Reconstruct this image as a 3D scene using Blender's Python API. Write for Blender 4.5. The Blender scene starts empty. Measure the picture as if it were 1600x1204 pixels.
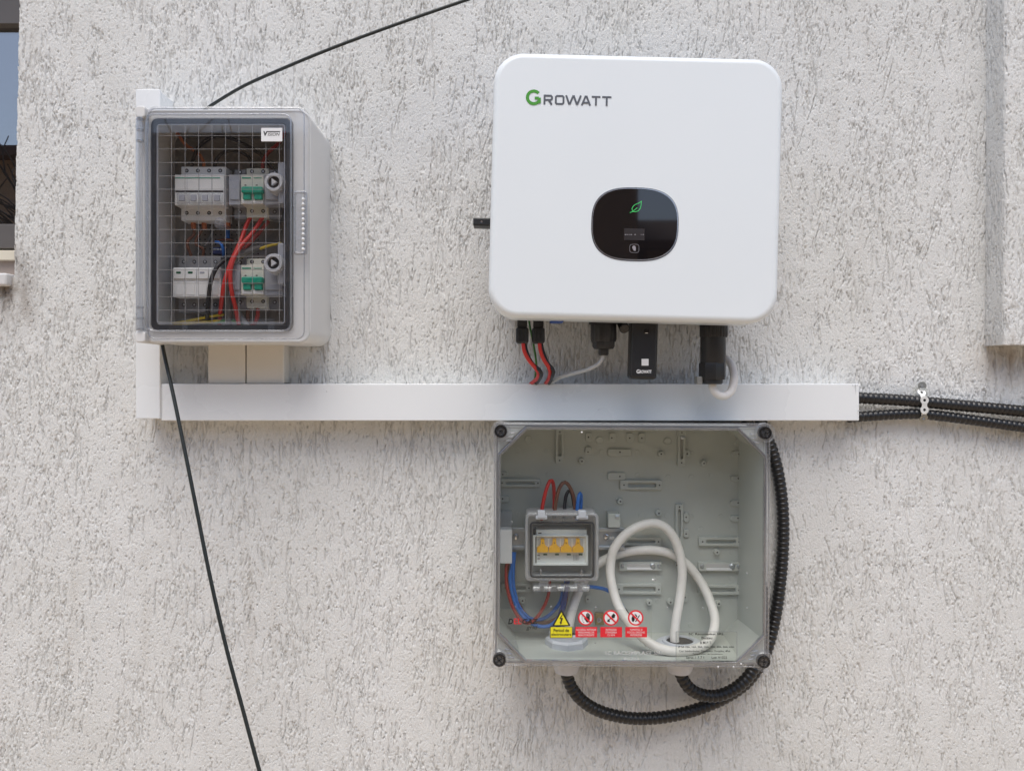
import bpy, bmesh, math, random
import numpy as np
from mathutils import Vector, Matrix
R = math.radians
random.seed(7)
scene = bpy.context.scene
col = scene.collection

# ------------------------------------------------------------------ camera, sky, sun, exposure
D, F, ZC = 1.29, 1200.0, 1.45            # camera distance to the wall, focal length in photo pixels, eye height
cam_d = bpy.data.cameras.new("camera"); cam = bpy.data.objects.new("camera", cam_d); col.objects.link(cam)
cam.location = (0, -D, ZC); cam.rotation_euler = (R(90), 0, 0)
cam_d.sensor_width = 36; cam_d.lens = 36 * F / 1600; cam_d.clip_start = 0.02; cam_d.clip_end = 400
scene.camera = cam
SUN_EL, SUN_AZ = 64, -8                  # elevation, degrees to the right of straight behind the camera
world = bpy.data.worlds.new("World"); scene.world = world; world.use_nodes = True
wn = world.node_tree.nodes; wn.clear()
sky = wn.new("ShaderNodeTexSky"); sky.sky_type = 'NISHITA'; sky.sun_disc = False
sky.sun_elevation = R(SUN_EL); sky.sun_rotation = R(180 - SUN_AZ); sky.air_density = 1.0; sky.dust_density = 2.5; sky.ozone_density = 1.0
bg = wn.new("ShaderNodeBackground"); bg.inputs[1].default_value = 0.115
wo = wn.new("ShaderNodeOutputWorld")
world.node_tree.links.new(sky.outputs[0], bg.inputs[0]); world.node_tree.links.new(bg.outputs[0], wo.inputs[0])
sun_d = bpy.data.lights.new("sun", 'SUN'); sun_d.energy = 1.4; sun_d.angle = R(44); sun_d.color = (1, .985, .94)
sun = bpy.data.objects.new("sun", sun_d); col.objects.link(sun)
sdir = Vector((math.sin(R(SUN_AZ)) * math.cos(R(SUN_EL)), -math.cos(R(SUN_AZ)) * math.cos(R(SUN_EL)), math.sin(R(SUN_EL))))
sun.rotation_euler = sdir.to_track_quat('Z', 'Y').to_euler(); sun.location = (1, -3, 6)
vs = scene.view_settings; vs.view_transform = 'Standard'; vs.look = 'None'; vs.gamma = 1; vs.exposure = 0.65
scene.render.engine = 'CYCLES'
cy = scene.cycles; cy.use_denoising = True; cy.max_bounces = 10; cy.transparent_max_bounces = 40; cy.diffuse_bounces = 5; cy.glossy_bounces = 5
try: cy.denoiser = 'OPENIMAGEDENOISE'; cy.denoising_input_passes = 'RGB_ALBEDO_NORMAL'
except Exception: pass

# ------------------------------------------------------------------ helpers
def W(px, py, d):                         # a photo pixel at depth d in front of the wall -> world point
    s = (D - d) / F
    return Vector(((px - 800) * s, -d, ZC + (602 - py) * s))
def S(d): return (D - d) / F
WM = {}
def srgb(r, g, b):
    f = lambda c: (c / 255 / 12.92) if c / 255 <= .04045 else ((c / 255 + .055) / 1.055) ** 2.4
    return (f(r), f(g), f(b), 1)
def tag(o, label=None, cat=None, group=None, kind=None):
    for k, v in (("label", label), ("category", cat), ("group", group), ("kind", kind)):
        if v: o[k] = v
    return o
def thing(name, loc, label, cat, group=None, roty=0):
    o = bpy.data.objects.new(name, None); col.objects.link(o); o.empty_display_size = .05
    o.location = loc; o.rotation_euler = (0, roty, 0)
    WM[o] = Matrix.Translation(loc) @ Matrix.Rotation(roty, 4, 'Y')
    return tag(o, label, cat, group)

class MB:
    def __init__(s): s.v = []; s.f = []; s.m = None
    def add(s, vs_, fs):
        o = len(s.v); s.v += [Vector(v) for v in vs_]; s.f += [[i + o for i in f] for f in fs]; return s
    def loops(s, L, cap0=True, cap1=True, wrap=False):
        n = len(L[0]); vs_ = [p for l in L for p in l]; fs = []
        m = len(L)
        for k in range(m if wrap else m - 1):
            a, b = k * n, ((k + 1) % m) * n
            for i in range(n):
                j = (i + 1) % n; fs.append([a + i, a + j, b + j, b + i])
        if not wrap:
            if cap0: fs.append(list(range(n))[::-1])
            if cap1: fs.append([(m - 1) * n + i for i in range(n)])
        return s.add(vs_, fs)
    def rr(s, x0, z0, x1, z1, r, yb, yf, f=.0006, seg=5, fb=0):        # rounded box, front at y = yf (more negative)
        L = []
        if fb: L += [rrl(x0, z0, x1, z1, r, fb, yb, seg), rrl(x0, z0, x1, z1, r, 0, yb - fb, seg)]
        else: L += [rrl(x0, z0, x1, z1, r, 0, yb, seg)]
        k = 3 if f < .003 else 5
        for i in range(k + 1):
            a = math.pi / 2 * i / k
            L.append(rrl(x0, z0, x1, z1, r, f * (1 - math.cos(a)), yf + f * (1 - math.sin(a)), seg))
        if min(x1 - x0, z1 - z0) > .006: L.append(rrl(x0, z0, x1, z1, r, f + .0005, yf, seg))     # keeps the flat front flat
        return s.loops(L)
    def prr(s, px0, py0, px1, py1, df, db, r=.0012, f=.0006, seg=4, fb=0):   # the same from pixels measured at its front
        a, b = W(px0, py1, df), W(px1, py0, df)
        return s.rr(a.x, a.z, b.x, b.z, r, -db, -df, f, seg, fb)
    def ring(s, o, i, ro, ri, yb, yf, f=.0008, seg=6):                 # frame between two rounded rectangles (x0,z0,x1,z1)
        L = [rrl(*o, ro, 0, yb, seg)]
        for k in range(4):
            a = math.pi / 2 * k / 3
            L.append(rrl(*o, ro, f * (1 - math.cos(a)), yf + f * (1 - math.sin(a)), seg))
        wth = min(i[0] - o[0], i[1] - o[1])
        if wth > 4 * f: L += [rrl(*o, ro, f * 1.4, yf, seg), rrl(*i, ri, -f * 1.4, yf, seg)]
        for k in range(4):
            a = math.pi / 2 * k / 3
            L.append(rrl(*i, ri, -f * (1 - math.sin(a)), yf + f * (1 - math.cos(a)), seg))
        L.append(rrl(*i, ri, 0, yb, seg))
        return s.loops(L, wrap=True)
    def cyl(s, p0, p1, r0, r1=None, n=20, bev=0):
        p0, p1 = Vector(p0), Vector(p1); r1 = r0 if r1 is None else r1
        ax = (p1 - p0); ln = ax.length
        prof = [(r0, 0), (r1, ln)] if not bev else [(r0 - bev, 0), (r0, bev), (r1, ln - bev), (r1 - bev, ln)]
        return s.lathe(p0, ax, prof, n)
    def lathe(s, p, ax, prof, n=24, cap=True, flat=None):
        ax = Vector(ax).normalized(); u = ax.orthogonal().normalized(); w = ax.cross(u)
        L = []
        for r, h in prof:
            L.append([Vector(p) + ax * h + (u * math.cos(t) + w * math.sin(t)) * r * (flat(t) if flat else 1) for t in [2 * math.pi * k / n for k in range(n)]])
        return s.loops(L, cap, cap)
    def tube(s, pts, r, n=12, rf=None, step=.004):
        P, T = resample(pts, step)
        u = T[0].orthogonal().normalized(); L = []; ln = 0
        for k, (p, t) in enumerate(zip(P, T)):
            if k: ln += (p - P[k - 1]).length
            u = (u - t * u.dot(t)).normalized(); w = t.cross(u)
            rr_ = rf(ln) if rf else r
            L.append([p + (u * math.cos(a) + w * math.sin(a)) * rr_ for a in [2 * math.pi * i / n for i in range(n)]])
        return s.loops(L)
    def prism(s, pts, yb, yf):                                         # outline [(x,z)] pushed from yb to yf
        return s.loops([[Vector((x, yb, z)) for x, z in pts], [Vector((x, yf, z)) for x, z in pts]])
    def build(s, name, mat, parent=None, ang=35, origin=None, normals=True):
        me = bpy.data.meshes.new(name)
        inv = None
        if parent is not None: inv = WM[parent].inverted()
        elif origin is not None: inv = Matrix.Translation(-Vector(origin))
        vs_ = [inv @ v for v in s.v] if inv is not None else s.v
        me.from_pydata([tuple(v) for v in vs_], [], s.f)
        if normals:
            bm = bmesh.new(); bm.from_mesh(me); bmesh.ops.recalc_face_normals(bm, faces=bm.faces); bm.to_mesh(me); bm.free()
        if ang:
            me.shade_smooth(); me.set_sharp_from_angle(angle=R(ang))
        me.materials.append(mat)
        o = bpy.data.objects.new(name, me); col.objects.link(o)
        if parent is not None: o.parent = parent; WM[o] = WM[parent]
        elif origin is not None: o.location = origin; WM[o] = Matrix.Translation(origin)
        else: WM[o] = Matrix.Identity(4)
        return o
def rrl(x0, z0, x1, z1, r, ins, y, seg=5):
    x0 += ins; z0 += ins; x1 -= ins; z1 -= ins; r = max(r - ins, 1e-5)
    r = min(r, (x1 - x0) / 2 * .999, (z1 - z0) / 2 * .999); out = []
    for cx, cz, a0 in ((x1 - r, z0 + r, -90), (x1 - r, z1 - r, 0), (x0 + r, z1 - r, 90), (x0 + r, z0 + r, 180)):
        for k in range(seg + 1):
            a = R(a0 + 90 * k / seg); out.append(Vector((cx + r * math.cos(a), y, cz + r * math.sin(a))))
    return out
def resample(pts, step):
    pts = [Vector(p) for p in pts]
    P = [pts[0] * 2 - pts[1]] + pts + [pts[-1] * 2 - pts[-2]]
    dense = []
    for i in range(1, len(P) - 2):
        a, b, c, d = P[i - 1:i + 3]
        for k in range(24):
            t = k / 24
            dense.append(.5 * ((2 * b) + (c - a) * t + (2 * a - 5 * b + 4 * c - d) * t * t + (3 * b - a - 3 * c + d) * t ** 3))
    dense.append(pts[-1])
    cum = [0]
    for i in range(1, len(dense)): cum.append(cum[-1] + (dense[i] - dense[i - 1]).length)
    n = max(2, int(cum[-1] / step)); out = []; j = 0
    for k in range(n + 1):
        t = cum[-1] * k / n
        while j < len(cum) - 2 and cum[j + 1] < t: j += 1
        f = (t - cum[j]) / max(1e-9, cum[j + 1] - cum[j]); out.append(dense[j].lerp(dense[j + 1], f))
    T = [((out[min(i + 1, n)] - out[max(i - 1, 0)])).normalized() for i in range(n + 1)]
    return out, T
def inst(name, src, parent, M):                                        # shares src's mesh; M = world matrix of the piece
    o = bpy.data.objects.new(name, src.data if hasattr(src, 'data') else src); col.objects.link(o)
    if parent is not None:
        o.parent = parent; o.matrix_local = WM[parent].inverted() @ M
    else: o.matrix_world = M
    WM[o] = M
    return o
def mesh_of(mb, name, mat, ang=35):                                    # mesh data only (for shared pieces)
    o = mb.build(name, mat, None, ang); me = o.data; bpy.data.objects.remove(o); return me
def text(sx, x0, x1, ytop, ybase, d, name, mat, parent, bold=0, shear=0, extrude=0):
    cu = bpy.data.curves.new(name, 'FONT'); cu.body = sx; cu.size = 1; cu.offset = bold; cu.shear = shear; cu.resolution_u = 3
    cu.align_x = 'CENTER'; cu.space_line = 1.0
    t = bpy.data.objects.new("tmp", cu); col.objects.link(t)
    dg = bpy.context.evaluated_depsgraph_get(); dg.update()
    me = bpy.data.meshes.new_from_object(t.evaluated_get(dg)); bpy.data.objects.remove(t)
    co = np.empty(len(me.vertices) * 3, 'f'); me.vertices.foreach_get('co', co); co = co.reshape(-1, 3)
    lo, hi = co.min(0), co.max(0); a, b = W(x0, ybase, d), W(x1, ytop, d)
    out = np.empty_like(co)
    out[:, 0] = a.x + (co[:, 0] - lo[0]) / (hi[0] - lo[0]) * (b.x - a.x); out[:, 1] = -d
    out[:, 2] = a.z + (co[:, 1] - lo[1]) / (hi[1] - lo[1]) * (b.z - a.z)
    inv = WM[parent].inverted(); q = np.array(inv)
    out = out @ q[:3, :3].T + q[:3, 3]
    me.vertices.foreach_set('co', out.astype('f').ravel()); me.update(); me.materials.clear(); me.materials.append(mat); me.name = name
    o = bpy.data.objects.new(name, me); col.objects.link(o); o.parent = parent; WM[o] = WM[parent]
    return o

# ------------------------------------------------------------------ materials
def new_mat(name):
    m = bpy.data.materials.new(name); m.use_nodes = True; nt = m.node_tree; nt.nodes.clear()
    out = nt.nodes.new("ShaderNodeOutputMaterial"); return m, nt, out
def solid(name, c, rough=.5, metal=0, var=.06, scale=40, bump=0, bscale=600, coat=0, spec=.5, emit=None):
    m, nt, out = new_mat(name); N = nt.nodes; L = nt.links
    b = N.new("ShaderNodeBsdfPrincipled"); L.new(b.outputs[0], out.inputs[0])
    tc = N.new("ShaderNodeTexCoord"); nz = N.new("ShaderNodeTexNoise"); nz.inputs['Scale'].default_value = scale; nz.inputs['Detail'].default_value = 5
    L.new(tc.outputs['Object'], nz.inputs['Vector'])
    mx = N.new("ShaderNodeMix"); mx.data_type = 'RGBA'
    mx.inputs[6].default_value = tuple(x * (1 - var) for x in c[:3]) + (1,); mx.inputs[7].default_value = tuple(min(1, x * (1 + var)) for x in c[:3]) + (1,)
    L.new(nz.outputs[0], mx.inputs[0]); L.new(mx.outputs[2], b.inputs['Base Color'])
    b.inputs['Roughness'].default_value = rough; b.inputs['Metallic'].default_value = metal; b.inputs['Specular IOR Level'].default_value = spec
    b.inputs['Coat Weight'].default_value = coat
    if rough > .05:
        mr = N.new("ShaderNodeMapRange"); mr.inputs[3].default_value = rough * .85; mr.inputs[4].default_value = min(1, rough * 1.15)
        L.new(nz.outputs[0], mr.inputs[0]); L.new(mr.outputs[0], b.inputs['Roughness'])
    if bump:
        n2 = N.new("ShaderNodeTexNoise"); n2.inputs['Scale'].default_value = bscale; L.new(tc.outputs['Object'], n2.inputs['Vector'])
        bp = N.new("ShaderNodeBump"); bp.inputs['Strength'].default_value = bump; bp.inputs['Distance'].default_value = .0004
        L.new(n2.outputs[0], bp.inputs['Height']); L.new(bp.outputs[0], b.inputs['Normal'])
    if emit: b.inputs['Emission Color'].default_value = emit[0]; b.inputs['Emission Strength'].default_value = emit[1]
    return m
def clear(name, tint=(.95, .96, .97), haze=.05, hcol=(.8, .82, .85), rough=.03, f0=.045, film=0):
    """clear plastic: straight-through transmission, Schlick reflection, a little surface haze"""
    m, nt, out = new_mat(name); N = nt.nodes; L = nt.links
    tr = N.new("ShaderNodeBsdfTransparent"); tr.inputs[0].default_value = (*tint, 1)
    gl = N.new("ShaderNodeBsdfGlossy"); gl.inputs['Roughness'].default_value = rough
    df = N.new("ShaderNodeBsdfDiffuse"); df.inputs[0].default_value = (*hcol, 1)
    lw = N.new("ShaderNodeLayerWeight"); lw.inputs[0].default_value = .5
    pw = N.new("ShaderNodeMath"); pw.operation = 'POWER'; pw.inputs[1].default_value = 5; L.new(lw.outputs['Facing'], pw.inputs[0])
    ma = N.new("ShaderNodeMath"); ma.operation = 'MULTIPLY_ADD'; ma.inputs[1].default_value = 1 - f0; ma.inputs[2].default_value = f0; L.new(pw.outputs[0], ma.inputs[0])
    tc = N.new("ShaderNodeTexCoord"); nz = N.new("ShaderNodeTexNoise"); nz.inputs['Scale'].default_value = 25; nz.inputs['Detail'].default_value = 6; L.new(tc.outputs['Object'], nz.inputs[0])
    hz = N.new("ShaderNodeMapRange"); hz.inputs[3].default_value = haze * .5; hz.inputs[4].default_value = haze * 1.5; L.new(nz.outputs[0], hz.inputs[0])
    m1 = N.new("ShaderNodeMixShader"); L.new(hz.outputs[0], m1.inputs[0]); L.new(tr.outputs[0], m1.inputs[1]); L.new(df.outputs[0], m1.inputs[2])
    m2 = N.new("ShaderNodeMixShader"); L.new(ma.outputs[0], m2.inputs[0]); L.new(m1.outputs[0], m2.inputs[1]); L.new(gl.outputs[0], m2.inputs[2])
    L.new(m2.outputs[0], out.inputs[0]); return m

def plaster():
    m, nt, out = new_mat("plaster"); N = nt.nodes; L = nt.links
    b = N.new("ShaderNodeBsdfPrincipled"); L.new(b.outputs[0], out.inputs[0]); b.inputs['Roughness'].default_value = .92; b.inputs['Specular IOR Level'].default_value = .15
    g = N.new("ShaderNodeNewGeometry")
    def noise(sc, vec=(1, 1, 1), det=4):
        mp = N.new("ShaderNodeMapping"); mp.inputs['Scale'].default_value = vec; L.new(g.outputs['Position'], mp.inputs[0])
        n = N.new("ShaderNodeTexNoise"); n.inputs['Scale'].default_value = sc; n.inputs['Detail'].default_value = det; L.new(mp.outputs[0], n.inputs[0]); return n
    def ramp(n, a, b2):
        r = N.new("ShaderNodeMapRange"); r.inputs[1].default_value = a; r.inputs[2].default_value = b2; L.new(n, r.inputs[0]); return r.outputs[0]
    def mix(f, a, b2, mode='MIX'):
        x = N.new("ShaderNodeMix"); x.data_type = 'RGBA'; x.blend_type = mode
        if isinstance(f, float): x.inputs[0].default_value = f
        else: L.new(f, x.inputs[0])
        for k, q in ((6, a), (7, b2)):
            if isinstance(q, tuple): x.inputs[k].default_value = q
            else: L.new(q, x.inputs[k])
        return x.outputs[2]
    c = mix(ramp(noise(3.2, (1, 1, .6)).outputs[0], .3, .7), (.655, .655, .625, 1), (.765, .772, .765, 1))
    c = mix(ramp(noise(170, (1, 1, .8)).outputs[0], .35, .7), c, (.735, .73, .71, 1))
    streak = ramp(noise(28, (1, 1, .12)).outputs[0], .58, .8)
    sc = N.new("ShaderNodeMath"); sc.operation = 'MULTIPLY'; sc.inputs[1].default_value = .35; L.new(streak, sc.inputs[0])
    c = mix(sc.outputs[0], c, (.50, .465, .41, 1))
    # rain-washed dirt under the sill end and under the band
    def stain(cen, rad, colr, amt):
        vm = N.new("ShaderNodeVectorMath"); vm.operation = 'SUBTRACT'; vm.inputs[1].default_value = cen; L.new(g.outputs['Position'], vm.inputs[0])
        vd = N.new("ShaderNodeVectorMath"); vd.operation = 'DIVIDE'; vd.inputs[1].default_value = rad; L.new(vm.outputs[0], vd.inputs[0])
        ln = N.new("ShaderNodeVectorMath"); ln.operation = 'LENGTH'; L.new(vd.outputs[0], ln.inputs[0])
        r = N.new("ShaderNodeMapRange"); r.inputs[1].default_value = 1; r.inputs[2].default_value = 0; r.inputs[4].default_value = amt; L.new(ln.outputs[1], r.inputs[0])
        mu = N.new("ShaderNodeMath"); mu.operation = 'MULTIPLY'; L.new(r.outputs[0], mu.inputs[0]); L.new(ramp(noise(45, (1, 1, .35)).outputs[0], .3, .62), mu.inputs[1])
        nonlocal c; c = mix(mu.outputs[0], c, colr)
    p = W(18, 455, 0); stain((p.x, 0, p.z), (.06, .4, .09), (.20, .16, .125, 1), 1.1)
    p = W(1580, 560, 0); stain((p.x, 0, p.z), (.09, .4, .05), (.36, .29, .22, 1), .8)
    L.new(c, b.inputs['Base Color'])
    n1 = noise(420, (1, 1, .7), 3); n2 = noise(900, (1, 1, 1), 2)
    ad = N.new("ShaderNodeMath"); ad.operation = 'ADD'; L.new(n1.outputs[0], ad.inputs[0]); L.new(n2.outputs[0], ad.inputs[1])
    # beyond the modelled relief the same grooves go on as bump
    sp = N.new("ShaderNodeSeparateXYZ"); L.new(g.outputs['Position'], sp.inputs[0])
    def beyond(out, cen, half):
        m1 = N.new("ShaderNodeMath"); m1.operation = 'SUBTRACT'; m1.inputs[1].default_value = cen; L.new(out, m1.inputs[0])
        m2 = N.new("ShaderNodeMath"); m2.operation = 'ABSOLUTE'; L.new(m1.outputs[0], m2.inputs[0])
        m3 = N.new("ShaderNodeMath"); m3.operation = 'GREATER_THAN'; m3.inputs[1].default_value = half; L.new(m2.outputs[0], m3.inputs[0]); return m3.outputs[0]
    mk = N.new("ShaderNodeMath"); mk.operation = 'MAXIMUM'; L.new(beyond(sp.outputs[0], 0, .871), mk.inputs[0]); L.new(beyond(sp.outputs[2], ZC, .657), mk.inputs[1])
    gv = ramp(noise(230, (1, 1, .22), 4).outputs[0], .36, .47); gm = N.new("ShaderNodeMath"); gm.operation = 'MULTIPLY'; L.new(gv, gm.inputs[0]); L.new(mk.outputs[0], gm.inputs[1])
    g3 = N.new("ShaderNodeMath"); g3.operation = 'MULTIPLY_ADD'; g3.inputs[1].default_value = 2.5; L.new(gm.outputs[0], g3.inputs[0]); L.new(ad.outputs[0], g3.inputs[2]); ad = g3
    bp = N.new("ShaderNodeBump"); bp.inputs['Strength'].default_value = .8; bp.inputs['Distance'].default_value = .0012
    L.new(ad.outputs[0], bp.inputs['Height']); L.new(bp.outputs[0], b.inputs['Normal'])
    return m

M = {}
M['plaster'] = plaster()
M['white'] = solid('white_powder_coat', (.775, .82, .845), .33, var=.015, scale=5, bump=.12, bscale=900)
M['pvc'] = solid('white_pvc', (.79, .81, .82), .27, var=.03, scale=6)
M['pvc_cream'] = solid('cream_pvc', (.72, .69, .63), .34, var=.03, scale=12)
M['alu'] = solid('cast_aluminium', (.45, .46, .47), .45, .6)
M['chrome'] = solid('chrome', (.75, .76, .78), .18, 1)
M['steel'] = solid('galvanised_steel', (.50, .53, .56), .38, .85, var=.12, scale=90)
M['strap'] = solid('zinc_strap', (.85, .85, .83), .35, .35, var=.06, scale=200)
M['rust'] = solid('dull_zinc', (.32, .32, .30), .5, .7, var=.2, scale=200)
M['black'] = solid('black_plastic', (.017, .017, .018), .42, var=.2, bump=.1)
M['black_gloss'] = solid('black_gloss', (.012, .012, .013), .22, var=.15)
M['conduit'] = solid('conduit_black', (.014, .014, .015), .33, var=.25, scale=60)
M['cable'] = solid('cable_black', (.015, .020, .020), .45, var=.2)
M['glass_black'] = solid('display_glass', (.008, .007, .008), .03, spec=1.0, var=.1)
M['green'] = solid('logo_green', srgb(70, 150, 45), .4)
M['led'] = solid('leaf_led', (.05, .5, .12, 1), .4, emit=((.10, .75, .2, 1), .12))
M['grey_ink'] = solid('logo_grey', srgb(88, 92, 99), .4)
M['ink'] = solid('black_ink', (.012, .012, .012), .5)
M['white_ink'] = solid('white_ink', (.82, .82, .82), .5)
M['screen'] = solid('screen', (.035, .03, .03), .2)
M['dim_ink'] = solid('dim_ink', (.32, .30, .32), .4)
M['box_grey'] = solid('box_grey', (.68, .675, .66), .48, var=.05, scale=14, bump=.15)
M['box_in'] = solid('box_inner_grey', (.50, .49, .475), .55, var=.04)
M['plate'] = solid('mounting_plate', (.22, .21, .195), .5, var=.08)
M['encl'] = solid('enclosure_grey_green', (.48, .50, .465), .45, var=.05, scale=12)
M['lid_edge'] = clear('clear_edge', (.80, .81, .83), .08, (.85, .86, .88), .04, .16)  # tinted darker to imitate refraction along the clear edges
M['lid_frame'] = clear('clear_frame', (.975, .977, .98), .06, (.85, .86, .88), .04, .055)
M['pane_smoke'] = clear('smoked_window', (.95, .945, .945), .004, (.5, .5, .5), .012, .05)
M['pane'] = clear('clear_window', (.975, .985, .98), .006, (.6, .62, .62), .015, .02)
M['film'] = clear('clear_film', (.97, .975, .965), .02, (.6, .62, .6), .15, .02)
M['clear_part'] = clear('clear_part', (.92, .93, .94), .10, (.8, .8, .85), .05, .05)
M['emboss'] = clear('embossed_plastic', (.9, .9, .9), .38, (.85, .86, .86), .1, .06)
M['gasket'] = solid('gasket', (.035, .037, .043), .35)
M['line'] = solid('etched_line', (.34, .34, .34), .5)
M['dev_white'] = solid('device_white', (.80, .81, .80), .4, var=.03)
M['dev_cream'] = solid('device_cream', (.66, .66, .58), .45, var=.03)
M['dev_grey'] = solid('device_grey', (.20, .205, .215), .45)
M['dev_mid'] = solid('device_mid_grey', (.36, .38, .43), .4)
M['teal'] = solid('toggle_green', (.01, .30, .20), .35)
M['yellow_t'] = solid('toggle_yellow', (.82, .42, .02), .35)
M['lock'] = solid('lock_grey', (.60, .62, .65), .4)
M['dark'] = solid('recess_shade', (.02, .02, .022), .6)  # near-black pieces stand in for shade inside holes, slots and openings
M['red_dot'] = solid('red_window', (.20, .01, .012), .3)
M['green_dot'] = solid('green_window', (.02, .10, .05), .3)
M['w_red'] = solid('wire_red', (.55, .025, .02), .4)
M['w_darkred'] = solid('wire_dark_red', (.35, .03, .025), .4)
M['w_brown'] = solid('wire_brown', (.18, .07, .04), .45)
M['w_copper'] = solid('wire_orange', (.45, .13, .04), .45)
M['w_blue'] = solid('wire_blue', (.025, .16, .55), .4)
M['w_navy'] = solid('wire_navy', (.02, .04, .16), .4)
M['w_black'] = solid('wire_black', (.016, .016, .018), .4)
M['w_grey'] = solid('wire_grey', (.13, .125, .12), .45)
M['w_white'] = solid('cable_white', (.74, .71, .67), .45, var=.10, scale=70)
M['w_lgrey'] = solid('cable_light_grey', (.48, .48, .47), .4)
M['w_yellow'] = solid('wire_yellow', (.62, .45, .03), .4)
M['w_green'] = solid('wire_green', (.06, .20, .04), .4)
M['s_yellow'] = solid('sign_yellow', srgb(226, 214, 40), .4, var=.03)
M['s_red'] = solid('sign_red', srgb(222, 40, 52), .4, var=.03)
M['s_white'] = solid('sign_white', (.78, .78, .78), .4, var=.02)
M['mini'] = solid('mini_box_grey', (.40, .40, .41), .45)
M['gland'] = solid('gland_grey', (.55, .57, .62), .42)
M['frame_brown'] = solid('window_frame', (.115, .105, .10), .4)
M['cream'] = solid('cream_strip', (.68, .62, .50), .5)
M['sill'] = solid('sill_stone', (.62, .61, .60), .6, var=.1, scale=60, bump=.4, bscale=300)
M['win_glass'] = clear('window_glass', (.45, .47, .50), .01, (.3, .3, .3), .01, .4)
M['room'] = solid('room_dark', (.09, .095, .10), .8)
M['blue_cap'] = solid('blue_cap', (.02, .07, .30), .4)

# ------------------------------------------------------------------ the plaster wall
rng = np.random.default_rng(11)
def fft_noise(nx, nz, dx, dz, lx, lz, lo=None):
    w = rng.standard_normal((nz, nx)); fx = np.fft.rfftfreq(nx, dx)[None, :]; fz = np.fft.fftfreq(nz, dz)[:, None]
    h = np.exp(-.5 * ((fx * lx) ** 2 + (fz * lz) ** 2) * 2.5)
    if lo: h = h - np.exp(-.5 * ((fx * lo[0]) ** 2 + (fz * lo[1]) ** 2) * 2.5)
    o = np.fft.irfft2(np.fft.rfft2(w) * h, s=(nz, nx)); return o / o.std()
def trowel(nx, nz, dx, dz):
    """height of scratched 'bark' plaster in metres: grain, pits and vertical worm grooves"""
    H = .00020 * fft_noise(nx, nz, dx, dz, .0020, .0028, (.006, .009)) + .00030 * fft_noise(nx, nz, dx, dz, .03, .05)
    G = np.zeros((nz, nx)); area = nx * dx * nz * dz
    dens = fft_noise(nx, nz, dx, dz, .05, .09)
    pts = []
    for _ in range(int(17000 * area)):
        x, z = rng.random() * nx * dx, rng.random() * nz * dz
        q = dens[min(nz - 1, int(z / dz)), min(nx - 1, int(x / dx))]
        if rng.random() > .46 + .45 * q: continue
        ln = min(.07, .003 + rng.exponential(.0125)); dirx = rng.normal(0, .12); wd = .00055 + .00032 * rng.random(); dp = .0012 + .0026 * rng.random()
        n = max(3, int(ln / .0009)); wob = rng.normal(0, .00030, n).cumsum(); gate = rng.random(n)
        for k in range(n):
            t = k / (n - 1); e = min(1, 3.5 * (1 - t) + .3) * min(1, .5 + 5 * t) * (.45 if gate[k] < .22 else 1)
            pts.append((x + wob[k] + dirx * ln * t, z - ln * t, wd, dp * e))
    for _ in range(int(17000 * area)):
        x, z = rng.random() * nx * dx, rng.random() * nz * dz; r_ = .00046 + .00042 * rng.random(); d_ = .0008 + .0030 * rng.random() ** 1.7
        pts.append((x, z, r_, d_)); a_ = rng.normal(0, 1.1)
        pts.append((x + .0013 * math.sin(a_), z - .0013 * math.cos(a_), r_ * .85, d_ * .8))
    P = np.array(pts); ix = (P[:, 0] / dx).astype(int); iz = (P[:, 1] / dz).astype(int)
    for a in range(-3, 4):
        for b in range(-3, 4):
            jx, jz = ix + a, iz + b; ok = (jx >= 0) & (jx < nx) & (jz >= 0) & (jz < nz)
            r2 = ((jx * dx - P[:, 0]) ** 2 + (jz * dz - P[:, 1]) ** 2) / (P[:, 2] ** 2)
            val = -P[:, 3] * np.exp(-.5 * r2 ** 1.8)
            np.minimum.at(G, (jz[ok], jx[ok]), val[ok])
    return H + G
def grid_object(name, X, Y, Z, keep, extra_v=None, extra_f=None):
    nz, nx = X.shape; co = np.stack([X, Y, Z], -1).reshape(-1, 3)
    idx = np.arange(nx * nz).reshape(nz, nx)
    q = np.stack([idx[:-1, :-1], idx[:-1, 1:], idx[1:, 1:], idx[1:, :-1]], -1)[keep]
    fs = q.reshape(-1, 4)
    if extra_v is not None:
        fs = np.concatenate([fs, np.array(extra_f) + len(co)]); co = np.concatenate([co, np.array(extra_v)])
    me = bpy.data.meshes.new(name); n = len(fs)
    me.vertices.add(len(co)); me.vertices.foreach_set('co', co.astype('f').ravel())
    me.loops.add(n * 4); me.loops.foreach_set('vertex_index', fs.astype('i').ravel())
    me.polygons.add(n); me.polygons.foreach_set('loop_start', np.arange(0, n * 4, 4, dtype='i'))
    try: me.polygons.foreach_set('loop_total', np.full(n, 4, 'i'))
    except Exception: pass
    me.update(calc_edges=True); me.validate(); me.shade_smooth(); me.materials.append(M['plaster'])
    o = bpy.data.objects.new(name, me); col.objects.link(o); WM[o] = Matrix.Identity(4); return o
dx, dz = .0010, .0019
fx = np.arange(-.875, .875, dx); fz = np.arange(ZC - .665, ZC + .665, dz)
xs = np.concatenate([[-4, -3, -2, -1.37, -1.2, -1.0], fx, [1.0, 1.2, 1.5, 2, 3, 4]])
zs = np.concatenate([[0, .3, .5, .65], fz, [2.3, 2.5, 2.8, 3.3, 4.0]])
X, Z = np.meshgrid(xs, zs); Y = np.zeros_like(X)
fade = lambda n: np.clip(np.minimum(np.arange(n), np.arange(n)[::-1]) / 6, 0, 1)
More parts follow.
